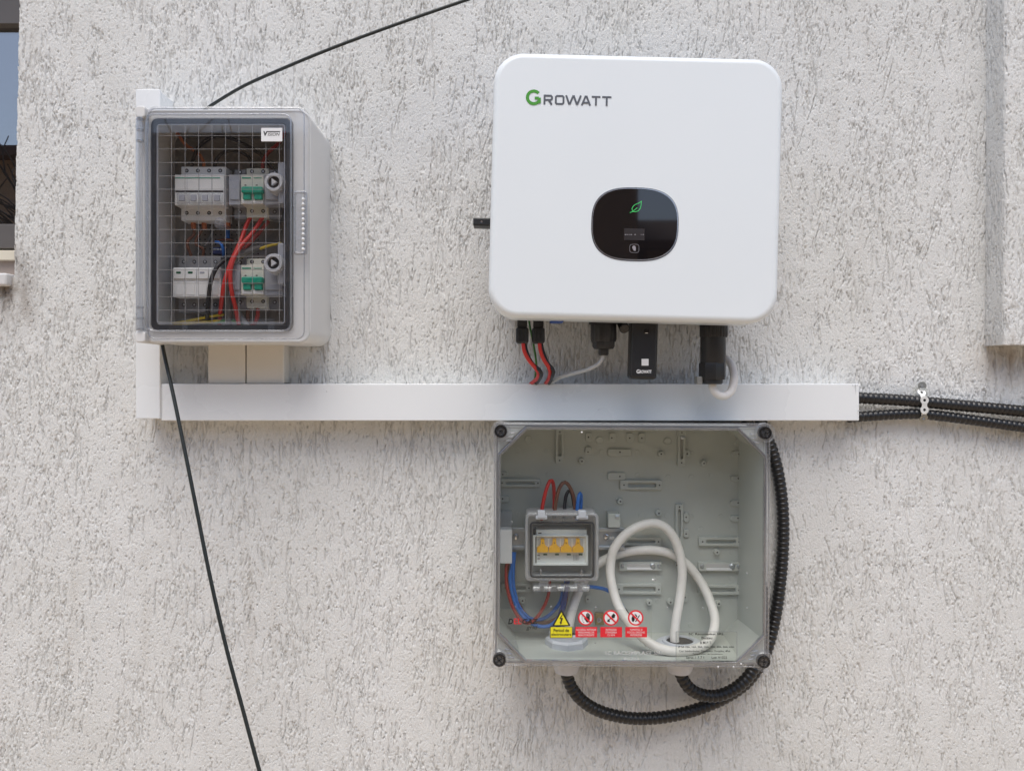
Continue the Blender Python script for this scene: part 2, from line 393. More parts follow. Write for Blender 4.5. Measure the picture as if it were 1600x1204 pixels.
Y[4:4 + len(fz), 6:6 + len(fx)] = -trowel(len(fx), len(fz), dx, dz) * fade(len(fz))[:, None] * fade(len(fx))[None, :]
xc = (X[:-1, :-1] + X[1:, 1:]) / 2; zc = (Z[:-1, :-1] + Z[1:, 1:]) / 2
edge0 = W(24, 0, 0).x; z_sill = W(0, 432, 0).z
win_edge = edge0 + (zc - (ZC + .3)) * .020
hole = (xc < win_edge) & (xc > -1.37) & (zc > z_sill) & (zc < ZC + .95)
wall_main = grid_object('plaster_wall', X, Y, Z, ~hole)
tag(wall_main, 'pale grey scratched plaster house wall carrying all the boxes and cables', 'wall')
# reveal of the window opening
rv = MB()
for za, zb in ((z_sill, ZC + .35), (ZC + .35, ZC + .95)):
    xa, xb = edge0 + (za - ZC - .3) * .02 + .003, edge0 + (zb - ZC - .3) * .02 + .003
    rv.add([(xa, .0005, za), (xb, .0005, zb), (xb, .16, zb), (xa, .16, za)], [[0, 1, 2, 3]])
rv.build('window_reveal', M['plaster'], wall_main, 0)
# raised plaster band at the right
bx0, bd, bz = W(1539, 0, 0).x, .050, W(0, 538.5, .05).z
us = np.concatenate([np.arange(0, .20, dx), [.25, .4, 1.0, 2.0]]); vz = np.concatenate([np.arange(bz, ZC + .69, dz), [2.3, 2.8, 4.0]])
hh = np.zeros((len(vz), len(us))); nf = len(np.arange(0, .20, dx)); nv = len(vz) - 3
hh[:nv, :nf] = trowel(nf, nv, dx, dz)
U, V = np.meshgrid(us, vz); rc = .006
tt = np.clip((U - (bd - rc)) / (rc * 1.57), 0, 1) * math.pi / 2          # rounded arris
PX = np.where(U < bd - rc, 0, np.where(U > bd - rc + rc * 1.57, rc + (U - (bd - rc + rc * 1.57)), rc * (1 - np.cos(tt))))
PY = np.where(U < bd - rc, U, (bd - rc) + rc * np.sin(tt))
BX = bx0 + PX - hh * np.cos(tt) + .004 * (V - ZC); BY = -(PY + hh * np.sin(tt)); BZ = V + .0004 * np.sin(U * 300)
und_v = [(bx0 - .001, .0, bz + .0005), (bx0 + 2, 0, bz + .0005), (bx0 + 2, -bd + .001, bz + .0005), (bx0 - .001, -bd + .003, bz + .0005)]
band = grid_object('plaster_band', BX, BY, BZ, np.ones((len(vz) - 1, len(us) - 1), bool), und_v, [[0, 1, 2, 3]])
band.parent = wall_main

# ------------------------------------------------------------------ ground and what stands behind the camera (seen only as reflections)
def ground_mat():
    return solid('paving', (.46, .36, .25), .85, var=.25, scale=2.5)
g = MB(); g.add([(-60, -80, 0), (60, -80, 0), (60, 8, 0), (-60, 8, 0)], [[0, 1, 2, 3]])
tag(g.build('ground', ground_mat(), None, 0), kind='structure')
m_h = solid('neighbour_render', (.30, .20, .135), .85, var=.2, scale=3); m_roof = solid('neighbour_roof', (.09, .05, .038), .8, var=.3, scale=8)
def house(name, x0, x1, y0, y1, h, rise, label, wins):
    o = thing(name, ((x0 + x1) / 2, y0, 0), label, 'building')
    MB().add([(x0, y0, 0), (x1, y0, 0), (x1, y1, 0), (x0, y1, 0), (x0, y0, h), (x1, y0, h), (x1, y1, h), (x0, y1, h)],
             [[0, 1, 5, 4], [1, 2, 6, 5], [2, 3, 7, 6], [3, 0, 4, 7]]).build('wall', m_h, o, 0)
    e = .35; ym = (y0 + y1) / 2; rf = MB()
    P = lambda y, z: [(x0 - e, y, z), (x1 + e, y, z)]
    a, b, c = P(y0 + e, h - .05), P(ym, h + rise), P(y1 - e, h - .05); t = (0, 0, .12)
    up = lambda q: [(p[0], p[1], p[2] + .12) for p in q]
    vv = a + b + c + up(a) + up(b) + up(c)
    rf.add(vv, [[0, 1, 3, 2], [2, 3, 5, 4], [6, 7, 9, 8], [8, 9, 11, 10], [0, 1, 7, 6], [4, 5, 11, 10], [0, 2, 8, 6], [2, 4, 10, 8], [1, 3, 9, 7], [3, 5, 11, 9]]).build('roof', m_roof, o, 0)
    for x in (x0, x1): MB().add([(x, y0, h), (x, y1, h), (x, ym, h + rise)], [[0, 1, 2]]).build('gable', m_h, o, 0)
    for wx, wz in wins:
        f = MB().rr(wx - .55, wz - .65, wx + .55, wz + .65, .01, 0, -.05).v
        w = MB(); w.v = [Vector((v.x, y0 - v.y * .8, v.z)) for v in f]; w.f = MB().rr(0, 0, 1, 1, .01, 0, -.05).f
        fr = w.build('window', M['pvc'], o)
        MB().add([(wx - .48, y0 + .045, wz - .58), (wx + .48, y0 + .045, wz - .58), (wx + .48, y0 + .045, wz + .58), (wx - .48, y0 + .045, wz + .58)], [[0, 1, 2, 3]]).build('pane', M['glass_black'], fr, 0)
    return o
house('neighbour_house', -9.5, 1.5, -8.2, -15, 4.3, .35, 'brown rendered neighbour house mirrored in the inverter display', [(-6.5, 1.6), (-3.4, 1.6)])
house('garden_shed', 1.75, 9.5, -9.0, -13, 3.2, .7, 'low brown shed with tiled roof mirrored in the display', [(5, 1.5)])
def bare_tree(base, h, label):
    o = thing('bare_tree', base, label, 'tree'); rnd = random.Random(3)
    tr = MB(); br = MB(); base = Vector(base)
    tr.tube([base, base + Vector((.05, .03, h * .2)), base + Vector((-.03, .05, h * .42))], .1, 10, lambda l: .11 - .05 * l / (h * .42), .15)
    def grow(p, dr, ln, r, lev):
        q = p + dr * ln; mid = p + dr * ln * .5 + Vector((rnd.uniform(-.1, .1), rnd.uniform(-.1, .1), rnd.uniform(0, .08))) * ln
        br.tube([p, mid, q], r, 5, lambda l: r * (1 - .45 * min(1, l / ln)), ln / 4)
        if lev:
            for _ in range(3):
                d2 = (dr + Vector((rnd.uniform(-.8, .8), rnd.uniform(-.8, .8), rnd.uniform(-.25, .6)))).normalized(); grow(p.lerp(q, rnd.uniform(.45, 1)), d2, ln * rnd.uniform(.55, .8), r * .55, lev - 1)
    for k in range(6):
        a = k * 1.05 + .3; grow(base + Vector((-.03, .05, h * rnd.uniform(.28, .42))), Vector((math.cos(a) * .7, math.sin(a) * .7, .65)).normalized(), h * .24, .045, 3)
    bark = solid('bark', (.055, .042, .035), .9, var=.3)
    tr.build('trunk', bark, o); br.build('crown', bark, o)
bare_tree((-2.9, -5.2, 0), 4.4, 'bare dark tree mirrored in the smoked cabinet window')

# ------------------------------------------------------------------ window at the left edge
wd = -.10
wl = W(-400, 0, wd).x; wr = W(34, 0, wd).x
win = thing('window', (W(10, 0, wd).x, -wd, z_sill), 'dark brown framed window recessed at the wall edge', 'window')
def wbar(name, y0, y1, mat, d, thick, px0=-400, px1=40):
    return MB().prr(px0, y0, px1, y1, d, d - thick, .001, .0008).build(name, mat, win)
wbar('frame_rail', -170, 37, M['frame_brown'], wd + .02, .05); wbar('frame_rail', 350, 388, M['frame_brown'], wd + .02, .05)
MB().prr(-400, -170, -372, 388, wd + .018, wd - .03, .001, .0008).build('frame_stile', M['frame_brown'], win)
MB().prr(33, -60, 60, 388, wd + .018, wd - .03, .001, .0008).build('frame_stile', M['frame_brown'], win)
wbar('pane', 36, 352, M['win_glass'], wd + .002, .004)
wbar('dark_room_sheet', 30, 360, M['room'], wd - .06, .01)  # dark sheet standing in for the unlit room behind the glass
wbar('cream_strip', 391, 406, M['cream'], wd + .03, .05); wbar('sill_bed', 407, 440, solid('sill_bed', (.33, .27, .235), .8), wd + .02, .05)
MB().prr(-400, 426, 10, 446, .013, -.12, .004, .004).build('window_sill', M['sill'], win)

# ------------------------------------------------------------------ cable trunking
M['scuff'] = solid('scuff', (.2, .2, .2), .7)
def trunking(name, label, px0, py0, px1, py1, d, group=None, seam=True, mat='pvc', dcov=.006):
    o = thing(name, W((px0 + px1) / 2, py1, 0), label, 'cable trunking', group)
    a, b = W(px0, py1, d), W(px1, py0, d); e = .0014
    MB().rr(a.x + e, a.z + e, b.x - e, b.z - e, .001, -.0, -(d - dcov - .0008), .0006, 3).build('base', M[mat], o)
    MB().rr(a.x, a.z, b.x, b.z, .0014, -(d - dcov), -d, .0012, 3, fb=.0004).build('cover', M[mat], o)
    return o
trunking('cable_trunking', 'white vertical cable trunking beside the smoked-window cabinet', 212, 139.5, 250, 654, .052)
ht = trunking('cable_trunking', 'long white horizontal cable trunking under the inverter', 251.5, 599.5, 1342.5, 657, .048)
for k, (xa, ya, xb, yb, w) in enumerate(((1334.5, 601.5, 1334.9, 609, .0004), (1336.8, 601, 1337.2, 618, .0006), (1339.5, 600.8, 1339.2, 604, .0003), (1332, 601, 1332.2, 604.5, .0004), (1340.6, 640, 1340.2, 655, .0003), (510, 611, 511, 613, .0008), (934, 640, 938, 639.4, .0003))):
    a, b = W(xa, ya, .0482), W(xb, yb, .0482); t = (b - a).normalized(); n = Vector((-t.z, 0, t.x)) * w
    MB().add([a - n * .4, b, a + n], [[0, 1, 2]]).build('scuff_mark', M['scuff'], ht, 0)
for q0, q1, lb in ((325, 383, 'short cream trunking stub nearer the vertical trunking'), (385, 443, 'short cream trunking stub farther from the vertical trunking')):
    trunking('trunking_stub', lb, q0, 534, q1, 599, .038, 'trunking stubs under the cabinet', mat='pvc_cream')

# ------------------------------------------------------------------ corrugated conduits and perforated strap
def corr(Rm, pitch=.0085, depth=.13):
    ph = [(0, .955), (.10, 1), (.5, 1), (.60, .955), (.68, 1 - depth), (.92, 1 - depth), (1, .955)]
    def f(l):
        t = (l / pitch) % 1
        for (a, va), (b, vb) in zip(ph, ph[1:]):
            if a <= t <= b: return Rm * (va + (vb - va) * (t - a) / (b - a))
        return Rm
    return f
def conduit(label, pts, Rm, pitch=.0085):
    P = [W(*p) for p in pts]
    return tag(MB().tube(P, Rm, 20, corr(Rm, pitch), pitch / 8).build('corrugated_conduit', M['conduit'], None, 50, origin=P[0]), label, 'conduit')
conduit('upper black corrugated conduit leaving the trunking end through the metal strap', [(1325, 620, .02), (1346, 621.5, .02), (1400, 624.5, .02), (1444, 628, .02), (1520, 635, .02), (1600, 642.5, .02), (1700, 652, .02), (1900, 668, .02), (2200, 690, .02), (2600, 715, .02)], .0098)
conduit('lower black corrugated conduit leaving the trunking end through the metal strap', [(1325, 652, .018), (1346, 650.5, .018), (1400, 647, .018), (1444, 647, .018), (1520, 656, .018), (1600, 667, .018), (1700, 678, .018), (1900, 696, .018), (2200, 718, .018), (2600, 742, .018)], .0088)
st = thing('perforated_strap', W(1442, 655, 0), 'shiny perforated metal strap bent over the two conduits', 'strap')
def link(mb, p, u, nrm, r, hole):                                      # one perforated link: a washer of thickness t
    u = Vector(u).normalized(); nrm = Vector(nrm).normalized(); w = nrm.cross(u); n = 20; t = .0006
    C = lambda rr_, h: [Vector(p) + nrm * h + (u * math.cos(a) + w * math.sin(a)) * rr_ for a in [2 * math.pi * i / n for i in range(n)]]
    mb.loops([C(hole, t), C(r, t), C(r, -t), C(hole, -t)], wrap=True)
chain = [(1441, 602.5, .010, 'rust'), (1440, 613, .016, 'strap'), (1444.5, 625, .0315, 'strap'), (1444.5, 640, .0310, 'strap'), (1443, 653, .024, 'rust')]
for k, (x, y, d, mt) in enumerate(chain):
    p = W(x, y, d); mb = MB()
    nr = Vector((0, -1, 0)) if k in (0, 2, 3) else (Vector((0, -.75, .6)) if k == 1 else Vector((0, -.75, -.6)))
    link(mb, p, (1, 0, 0), nr, .0068, .0024)
    mb.build('strap_link', M[mt], st)
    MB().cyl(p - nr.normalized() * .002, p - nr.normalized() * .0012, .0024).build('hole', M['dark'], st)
    if k < len(chain) - 1:
        x2, y2, d2, _ = chain[k + 1]; q = W(x2, y2, d2); c = (p + q) / 2; hw = .0042; e = (q - p)
        a, b = p + e * .30, p + e * .70; t = Vector((0, -.0005, 0))
        MB().add([a + Vector((-hw, 0, 0)) + t, a + Vector((hw, 0, 0)) + t, b + Vector((hw, 0, 0)) + t, b + Vector((-hw, 0, 0)) + t,
                  a + Vector((-hw, 0, 0)) - t, a + Vector((hw, 0, 0)) - t, b + Vector((hw, 0, 0)) - t, b + Vector((-hw, 0, 0)) - t],
                 [[0, 1, 2, 3], [7, 6, 5, 4], [0, 4, 5, 1], [1, 5, 6, 2], [2, 6, 7, 3], [3, 7, 4, 0]]).build('strap_neck', M[mt], st)
MB().cyl(W(1437, 613, -.001), W(1437, 613, .006), .0125, .011, 24, .001).build('wall_anchor', M['film'], st)
MB().cyl(W(1441, 603, -.004), W(1441, 603, .013), .0026, None, 10).build('screw', M['steel'], st)
MB().cyl(W(1443, 653, -.004), W(1443, 653, .025), .0026, None, 10).build('screw', M['steel'], st)

# ------------------------------------------------------------------ loose black cables
def cable(name, label, pts, r, mat, cat='cable', group=None, step=.006, n=10):
    P = [W(*p) for p in pts]
    return tag(MB().tube(P, r, n, None, step).build(name, M[mat], None, 60, origin=P[0]), label, cat, group)
cable('black_cable', 'thin black cable rising from behind the smoked-window cabinet to the upper wall', [(312, 178, .03), (333, 163, .05), (380, 135, .065), (440, 108, .075), (520, 75, .08), (620, 38, .085), (735, -2, .09), (860, -45, .10), (1150, -130, .11), (1600, -260, .12), (2300, -450, .12)], .0026, 'cable')
cable('black_cable', 'thin black cable hanging down in front of the white trunking', [(249, 500, .045), (252.5, 530, .062), (258, 560, .078), (271, 618, .095), (290, 710, .11), (308, 800, .12), (327, 895, .13), (352, 1005, .14), (380, 1110, .15), (406, 1206, .16), (425, 1270, .165), (470, 1450, .17), (520, 1720, .18), (550, 1980, .19), (560, 2185, .19)], .0029, 'cable')

# ------------------------------------------------------------------ inverter
dI = .170; tilt = R(1.45)
cI = W(994, 293, dI)
inv = thing('solar_inverter', (cI.x, 0, cI.z), 'white rounded solar inverter with black oval display on the plaster wall', 'inverter', roty=tilt)
wI, hI = .4235, .3875; x0, x1, z0, z1 = cI.x - wI / 2, cI.x + wI / 2, cI.z - hI / 2, cI.z + hI / 2
class Loc(MB):                                                          # builds in the inverter's own upright frame, then tilts with it
    def build(s, name, mat, parent=None, ang=35, **k):
        keep = WM[inv]; WM[inv] = Matrix.Translation(inv.location); pm = WM.get(parent)
        if parent is not inv: WM[parent] = WM[inv]
        o = MB.build(s, name, mat, parent, ang, **k); WM[inv] = keep; WM[o] = keep
        if parent is not inv: WM[parent] = keep
        return o
def U(px, py, d=dI):                                                    # photo pixel -> upright inverter frame
    p = W(px, py, d) - Vector(inv.location); return Matrix.Rotation(-tilt, 4, 'Y') @ p + Vector(inv.location)
Loc().rr(x0, z0, x1, z1, .044, -.118, -dI, .009, 14, fb=.004).build('front_cover', M['white'], inv, 50)
Loc().rr(x0 + .012, z0 + .012, x1 - .012, z1 - .012, .036, -.03, -.1185, .002, 10).build('chassis', M['alu'], inv)
for k in range(13):
    fxk = x0 + .04 + k * (wI - .08) / 12
    Loc().rr(fxk - .0015, z0 + .03, fxk + .0015, z1 - .03, .001, -.002, -.032, .0005, 2).build('heat_sink_fin', M['alu'], inv)
# display: superellipse
dc = U(992, 350.5)
def sup(a, b, n, y, N=72):
    out = []
    for k in range(N):
        t = 2 * math.pi * k / N; c, s_ = math.cos(t), math.sin(t)
        out.append(Vector((dc.x + a * math.copysign(abs(c) ** (2 / n), c), y, dc.z + b * math.copysign(abs(s_) ** (2 / n), s_))))
    return out
a_, b_, n_ = .0635, .0535, 2.75; mm = .001
disp = Loc().loops([sup(a_ - 1.6 * mm, b_ - 1.6 * mm, n_, -dI + .004), sup(a_ - 1.6 * mm, b_ - 1.6 * mm, n_, -dI - .0004), sup(a_ - 2.2 * mm, b_ - 2.2 * mm, n_, -dI - .0008)]).build('display_panel', M['glass_black'], inv, 0)
def sring(o, i, y, name, mat, par):
    Loc().loops([sup(a_ - o, b_ - o, n_, y + .003), sup(a_ - o, b_ - o, n_, y), sup(a_ - i, b_ - i, n_, y), sup(a_ - i, b_ - i, n_, y + .003)], wrap=True).build(name, mat, par)
sring(-.0002, .0006, -dI - .0003, 'bezel_groove', M['ink'], disp); sring(.0006, .0019, -dI - .0009, 'bezel', M['chrome'], disp)
yd = -dI - .0012
def stroke(mb, pts, w, y):                                              # flat ribbon; every joint a hair farther out, so it never overlaps itself in one plane
    P = [Vector((p[0], 0, p[1])) for p in pts]; L = []
    for k, p in enumerate(P):
        a = (p - P[k - 1]).normalized() if k else None; b = (P[k + 1] - p).normalized() if k < len(P) - 1 else None
        t = ((a or b) + (b or a)); t = t.normalized() if t.length > .3 else (b or a); nn = Vector((-t.z, 0, t.x))
        ref = b or a; c = max(.45, abs(ref.dot(t))); e = Vector((0, y - k * 4e-6, 0))
        L.append((p - nn * w / 2 / c + e, p + nn * w / 2 / c + e))
    mb.add([v for q in L for v in q], [[2 * k, 2 * k + 2, 2 * k + 3, 2 * k + 1] for k in range(len(L) - 1)])
def dz_(zx, zy): p = U(900 + zx / 8.6, 280 + zy / 8.6); return (p.x, p.z)   # coordinates read off the 8.6x enlargement
leaf = Loc()
stroke(leaf, [dz_(*p) for p in ((722, 452), (760, 436), (800, 440), (835, 428), (862, 395), (873, 350), (876, 300), (840, 325), (795, 343), (765, 368), (750, 400), (760, 436), (790, 412), (822, 385))], .0009, yd)
leaf.build('leaf_mark', M['led'], disp, 0)
sc0, sc1 = dz_(642, 818), dz_(922, 668)
Loc().add([(sc0[0], yd, sc0[1]), (sc1[0], yd, sc0[1]), (sc1[0], yd, sc1[1]), (sc0[0], yd, sc1[1])], [[0, 1, 2, 3]]).build('screen', M['screen'], disp, 0)
dsh = Loc()
for a, b in ((650, 678), (682, 700), (706, 722), (728, 752), (780, 804), (866, 880), (890, 912)):
    stroke(dsh, [dz_(a + 4, 748), dz_(b - 4, 746)], .0012, yd - .0003)
dsh.build('screen_text', M['dim_ink'], disp, 0)
tb = Loc(); q = [dz_(718 + 64 + 62 * math.copysign(abs(math.cos(t)) ** .5, math.cos(t)), 932 + 56 * math.copysign(abs(math.sin(t)) ** .5, math.sin(t))) for t in [2 * math.pi * k / 24 for k in range(25)]]
stroke(tb, q, .0004, yd); tb.build('touch_button', M['dim_ink'], disp, 0)
th = Loc(); hp = [dz_(x, y) for x, y in ((757, 905), (770, 895), (788, 896), (800, 910), (803, 940), (798, 965), (775, 962), (765, 940), (755, 930))]
th.add([(p[0], yd, p[1]) for p in hp], [list(range(len(hp)))]); th.build('touch_symbol', M['dim_ink'], disp, 0)
# logo (text is laid level in the inverter's own frame)
def utext(s, x0, x1, yt, yb, name, mat, bold):
    keep = WM[inv]; WM[inv] = Matrix.Translation(inv.location)
    c = ((x0 + x1) / 2, (yt + yb) / 2); u = U(*c, dI + .0006); w = W(*c, dI + .0006); s_ = S(dI + .0006); ox, oz = (u.x - w.x) / s_, -(u.z - w.z) / s_
    o = text(s, x0 + ox, x1 + ox, yt + oz, yb + oz, dI + .0006, name, mat, inv, bold); WM[inv] = keep; WM[o] = keep; return o
gl_ = Loc()                                                             # the big green G, drawn as an open ring with a bar
gc = U(834, 152.5); ro = .0107
arc = [(gc.x + ro * .86 * math.cos(R(t)), gc.z + ro * .86 * math.sin(R(t))) for t in range(42, 330, 8)]
stroke(gl_, arc, .0045, -dI - .0004); stroke(gl_, [(gc.x + .0015, gc.z - .001), (gc.x + .0075, gc.z - .001)], .004, -dI - .0008); stroke(gl_, [(gc.x + .0082, gc.z - .0005), (gc.x + .0082, gc.z - .0085)], .0042, -dI - .0010)
gl_.build('logo_letter', M['green'], inv, 0)
def letter(strokes, w=2.9):
    mb = Loc(); o_ = U(849, 163.5); k = S(dI); lev = 0
    for pl in strokes: stroke(mb, [(o_.x + x * k, o_.z + y * k) for x, y in pl], w * k, -dI - .0004 - lev); lev += .00012
    mb.build('logo_letter', M['grey_ink'], inv, 0)
h_ = 15.2
letter([[(1.6, 0), (1.6, h_)], [(1.6, h_ - 1.4), (11.5, h_ - 1.4), (13.2, h_ - 3.2), (13.2, h_ - 6.2), (11.5, h_ - 8), (3, h_ - 8)], [(8.3, h_ - 8.4), (13.2, 0)]])
letter([[(19.3, 3.2), (19.3, h_ - 3), (21, h_ - 1.4), (29.5, h_ - 1.4), (31.3, h_ - 3), (31.3, 3.2), (29.5, 1.4), (21, 1.4), (19.3, 3.2), (19.3, 4)]])
letter([[(35.2, h_), (40.5, .8)], [(40.9, .8), (46.5, h_)], [(47.0, h_), (52.3, .8)], [(52.7, .8), (58.2, h_)]])
letter([[(59.8, 0), (66, h_)], [(66.8, h_), (73, 0)], [(61.5, 4.2), (71.2, 4.2)]])
letter([[(75.2, h_ - 1.4), (88.8, h_ - 1.4)], [(82, h_ - 2), (82, 0)]])
letter([[(91.6, h_ - 1.4), (106, h_ - 1.4)], [(98.8, h_ - 2), (98.8, 0)]])
# isolator knob at the left side
swb = U(756, 349, .10)
Loc().rr(swb.x - .016, swb.z - .0062, swb.x + .03, swb.z + .0062, .002, -.088, -.112, .002).build('switch_knob', M['black'], inv)
Loc().cyl((swb.x - .003, -.1115, swb.z), (swb.x - .003, -.1125, swb.z), .0018).build('screw', M['chrome'], inv)
pb = W(870, 503, .12); MB().rr(pb.x - .010, pb.z - .001, pb.x + .010, pb.z + .02, .002, -.10, -.13, .001).build('blue_cap', M['blue_cap'], inv)

def hang(name, label, px, py, d, cat, group=None): return thing(name, W(px, py, d), label, cat, group)
def col_lathe(px, d, rows, flat=None, n=28):                            # rows: (radius px, y px) from top to bottom
    mb = MB(); s = S(d); p = W(px, 0, d)
    mb.lathe((p.x, -d, 0), (0, 0, 1), [(r * s, W(0, y, d).z) for r, y in rows], n, flat=flat); return mb
ribs = lambda k, a: (lambda t: 1 + a * (1 if math.cos(k * t) > 0 else -1))
for px, lb in ((816, 'black plug with red and black wires at the outer end of the inverter base'), (841.5, 'black plug with red and black wires beside the blue cap')):
    o = hang('solar_plug', lb, px, 536, .10, 'plug', 'solar plugs under the inverter')
    a, b = W(px - 8, 512, .108), W(px + 8, 492, .108); MB().rr(a.x, a.z, b.x, b.z, .003, -.088, -.106, .002).build('socket', M['black'], o)
    a, b = W(px - 10, 536, .110), W(px + 10, 511, .110); MB().rr(a.x, a.z, b.x, b.z, .004, -.086, -.110, .003).build('grip', M['black'], o)
    for k in (-1, 0, 1):
        p = W(px + k * 5.5, 524, .110); MB().rr(p.x - .0012, p.z - .010, p.x + .0012, p.z + .009, .0008, -.105, -.1112, .0006, 2).build('rib', M['black'], o)
    sh = px - 816
    for nm, mt, pts in (('red_wire', 'w_red', [(817 + sh, 533, .104), (819 + sh, 548, .104), (826 + sh * .93, 562, .10), (835 + sh * .86, 573, .095), (841 + sh * .72, 582, .088), (839 + sh * .72, 591, .07), (829 + sh * .9, 600, .04), (826 + sh * .9, 606, .03)]),
                        ('black_wire', 'w_black', [(819 + sh, 533, .092), (824 + sh, 553, .092), (832 + sh * .95, 568, .092), (843 + sh * .84, 578, .094), (846 + sh * .70, 585, .088), (842 + sh * .72, 593, .065), (837 + sh * .8, 601, .04), (836 + sh * .8, 607, .03)])):
        MB().tube([W(*p) for p in pts], .0030, 10, None, .004).build(nm, M[mt], o, 60)
cable('earth_wire', 'thin green earth wire passing between the two solar plugs', [(826, 494, .07), (828, 510, .072), (834, 540, .075), (838, 570, .075), (836, 590, .055), (834, 606, .03)], .0017, 'w_green')
o = hang('meter_plug', 'round black gland plug with thin grey cable under the inverter', 943, 552, .10, 'plug')
col_lathe(943, .10, [(23, 494), (23, 506.5), (21, 507)]).build('flange', M['black'], o)
col_lathe(943, .10, [(19.5, 506), (20, 509), (20, 530), (18.5, 534)], ribs(16, .015), 96).build('nut', M['black'], o)
col_lathe(943, .10, [(17.5, 533), (17.5, 541), (15, 545)], None, 8).build('collar', M['black'], o)
col_lathe(943, .10, [(8, 544), (8, 553), (6.5, 555)], None, 8).build('stem', M['black'], o)
MB().tube([W(*p) for p in [(943, 550, .10), (941, 560, .10), (934, 569, .097), (918, 577, .092), (897, 583, .085), (876, 589, .072), (862, 597, .05), (852, 606, .03)]], .0030, 10, None, .004).build('grey_wire', M['w_lgrey'], o, 60)
a = W(968, 504, .11); b = W(977, 514, .12)
MB().cyl(W(970, 502, .10), W(976, 514, .122), .0070, .0078, 18, .001).build('sealing_cap', M['black_gloss'], inv)
# data stick
o = hang('data_stick', 'flat black data stick with white lettering hanging under the inverter', 1006, 592, .12, 'data stick')
a, b = W(984.5, 592, .125), W(1027, 494, .125); sk = -.003
mb = MB().rr(a.x, a.z, b.x, b.z, .006, -.098, -.125, .005, 6)
for v in mb.v: v.x += (v.z - a.z) * .03 - .0005; v.z -= (v.x - a.x) * .03
mb.build('body', M['black'], o, 50)
pb_ = W(1010, 518, .1252); MB().cyl((pb_.x, -.1245, pb_.z), (pb_.x, -.1258, pb_.z), .0042, None, 24, .0004).build('button', M['black_gloss'], o)
stx = MB(); stroke(stx, [(pb_.x - .0022, pb_.z - .0022), (pb_.x + .0022, pb_.z - .0022)], .0008, -.1262); stx.build('status_light', M['white_ink'], o, 0)
a, b = W(1002.5, 571, .1255), W(1013.5, 560.5, .1255); MB().rr(a.x, a.z, b.x, b.z, .0004, -.1248, -.1254, .0001, 2).build('white_label', M['s_white'], o)
text('G', 994.5, 999.5, 577, 583.3, .1256, 'lettering', M['white_ink'], o, .03); text('ROWATT', 1000, 1018, 578, 583, .1256, 'lettering', M['white_ink'], o, .03)
# AC plug with looped white cable
o = hang('power_plug', 'tall black round power plug with looped white cable under the inverter', 1114, 600, .10, 'plug')
col_lathe(1115, .10, [(23, 496), (23, 505.5), (21, 506)]).build('flange', M['black'], o)
col_lathe(1115, .10, [(20, 505), (21, 507), (21, 524), (20, 527)], ribs(22, .02), 132).build('nut', M['black'], o)
col_lathe(1114, .10, [(19.5, 526), (19.5, 567), (19, 568)], None, 40).build('sleeve', M['black'], o)
col_lathe(1113, .10, [(20.5, 567), (21, 569), (21, 588), (20, 593)], None, 8).build('lock_nut', M['black'], o)
col_lathe(1112, .10, [(17, 592), (17, 598), (15, 600)], None, 24).build('tail', M['black'], o)
a, b = W(1087, 600, .1), W(1096, 588, .1); MB().rr(a.x, a.z, b.x, b.z, .002, -.09, -.108, .001).build('latch', M['rust'], o)
MB().tube([W(*p) for p in [(1113, 595, .10), (1114, 607, .10), (1121, 616, .099), (1132, 618.5, .096), (1142, 611, .092), (1146.5, 596, .087), (1146, 580, .08), (1141, 567, .072), (1132, 560, .062), (1121, 566, .048), (1114, 585, .036), (1112, 606, .028)]], .0062, 16, None, .004).build('white_wire', M['w_white'], o, 60)
# ------------------------------------------------------------------ cabinet with smoked window (upper left)
CX0, CX1 = -.5632, -.3052
zt, zb = W(0, 164.5, .138).z, W(0, 535, .138).z
cab = thing('breaker_cabinet', ((CX0 + CX1) / 2, 0, zb), 'grey breaker cabinet with clear hinged lid and smoked grid window', 'electrical cabinet')
body = MB().ring((CX0 + .001, zb + .001, CX1, zt - .001), (CX0 + .005, zb + .005, CX1 - .004, zt - .005), .020, .016, -.0, -.124, .002, 8).build('body', M['box_grey'], cab)
MB().rr(CX0 + .004, zb + .004, CX1 - .003, zt - .004, .014, -.001, -.005, .0005).build('back_panel', M['box_in'], body)
lx0 = W(226, 0, .138).x; lx1 = W(481, 0, .138).x
wx0, wz0 = W(232, 515, .136).x, W(232, 515, .136).z; wx1, wz1 = W(453, 182, .136).x, W(453, 182, .136).z
MB().ring((CX0 + .002, zb + .002, CX1 - .001, zt - .002), (wx0 - .001, wz0 - .001, wx1 + .001, wz1 + .001), .019, .010, -.1155, -.1225, .001, 8).build('body_flange', M['box_grey'], body)
lid = MB().ring((lx0, zb, lx1, zt), (wx0, wz0, wx1, wz1), .016, .010, -.1246, -.138, .0045, 8).build('lid', M['lid_frame'], cab)
e1, e2 = .0045, .0062
MB().ring((lx0 + e1, zb + e1, lx1 - e1, zt - e1), (lx0 + e2, zb + e2, lx1 - e2, zt - e2), .012, .011, -.1375, -.1398, .0007, 8).build('rim_bead', M['lid_edge'], lid)
MB().ring((wx0 - .0035, wz0 - .0035, wx1 + .0035, wz1 + .0035), (wx0 - .0008, wz0 - .0008, wx1 + .0008, wz1 + .0008), .0125, .0105, -.1375, -.1396, .0009, 8).build('rim_bead', M['lid_edge'], lid)
MB().rr(wx0 + .0004, wz0 + .0004, wx1 - .0004, wz1 - .0004, .0098, -.1300, -.1325, .0004, 6).build('window_pane', M['pane_smoke'], lid)
ge = .0082
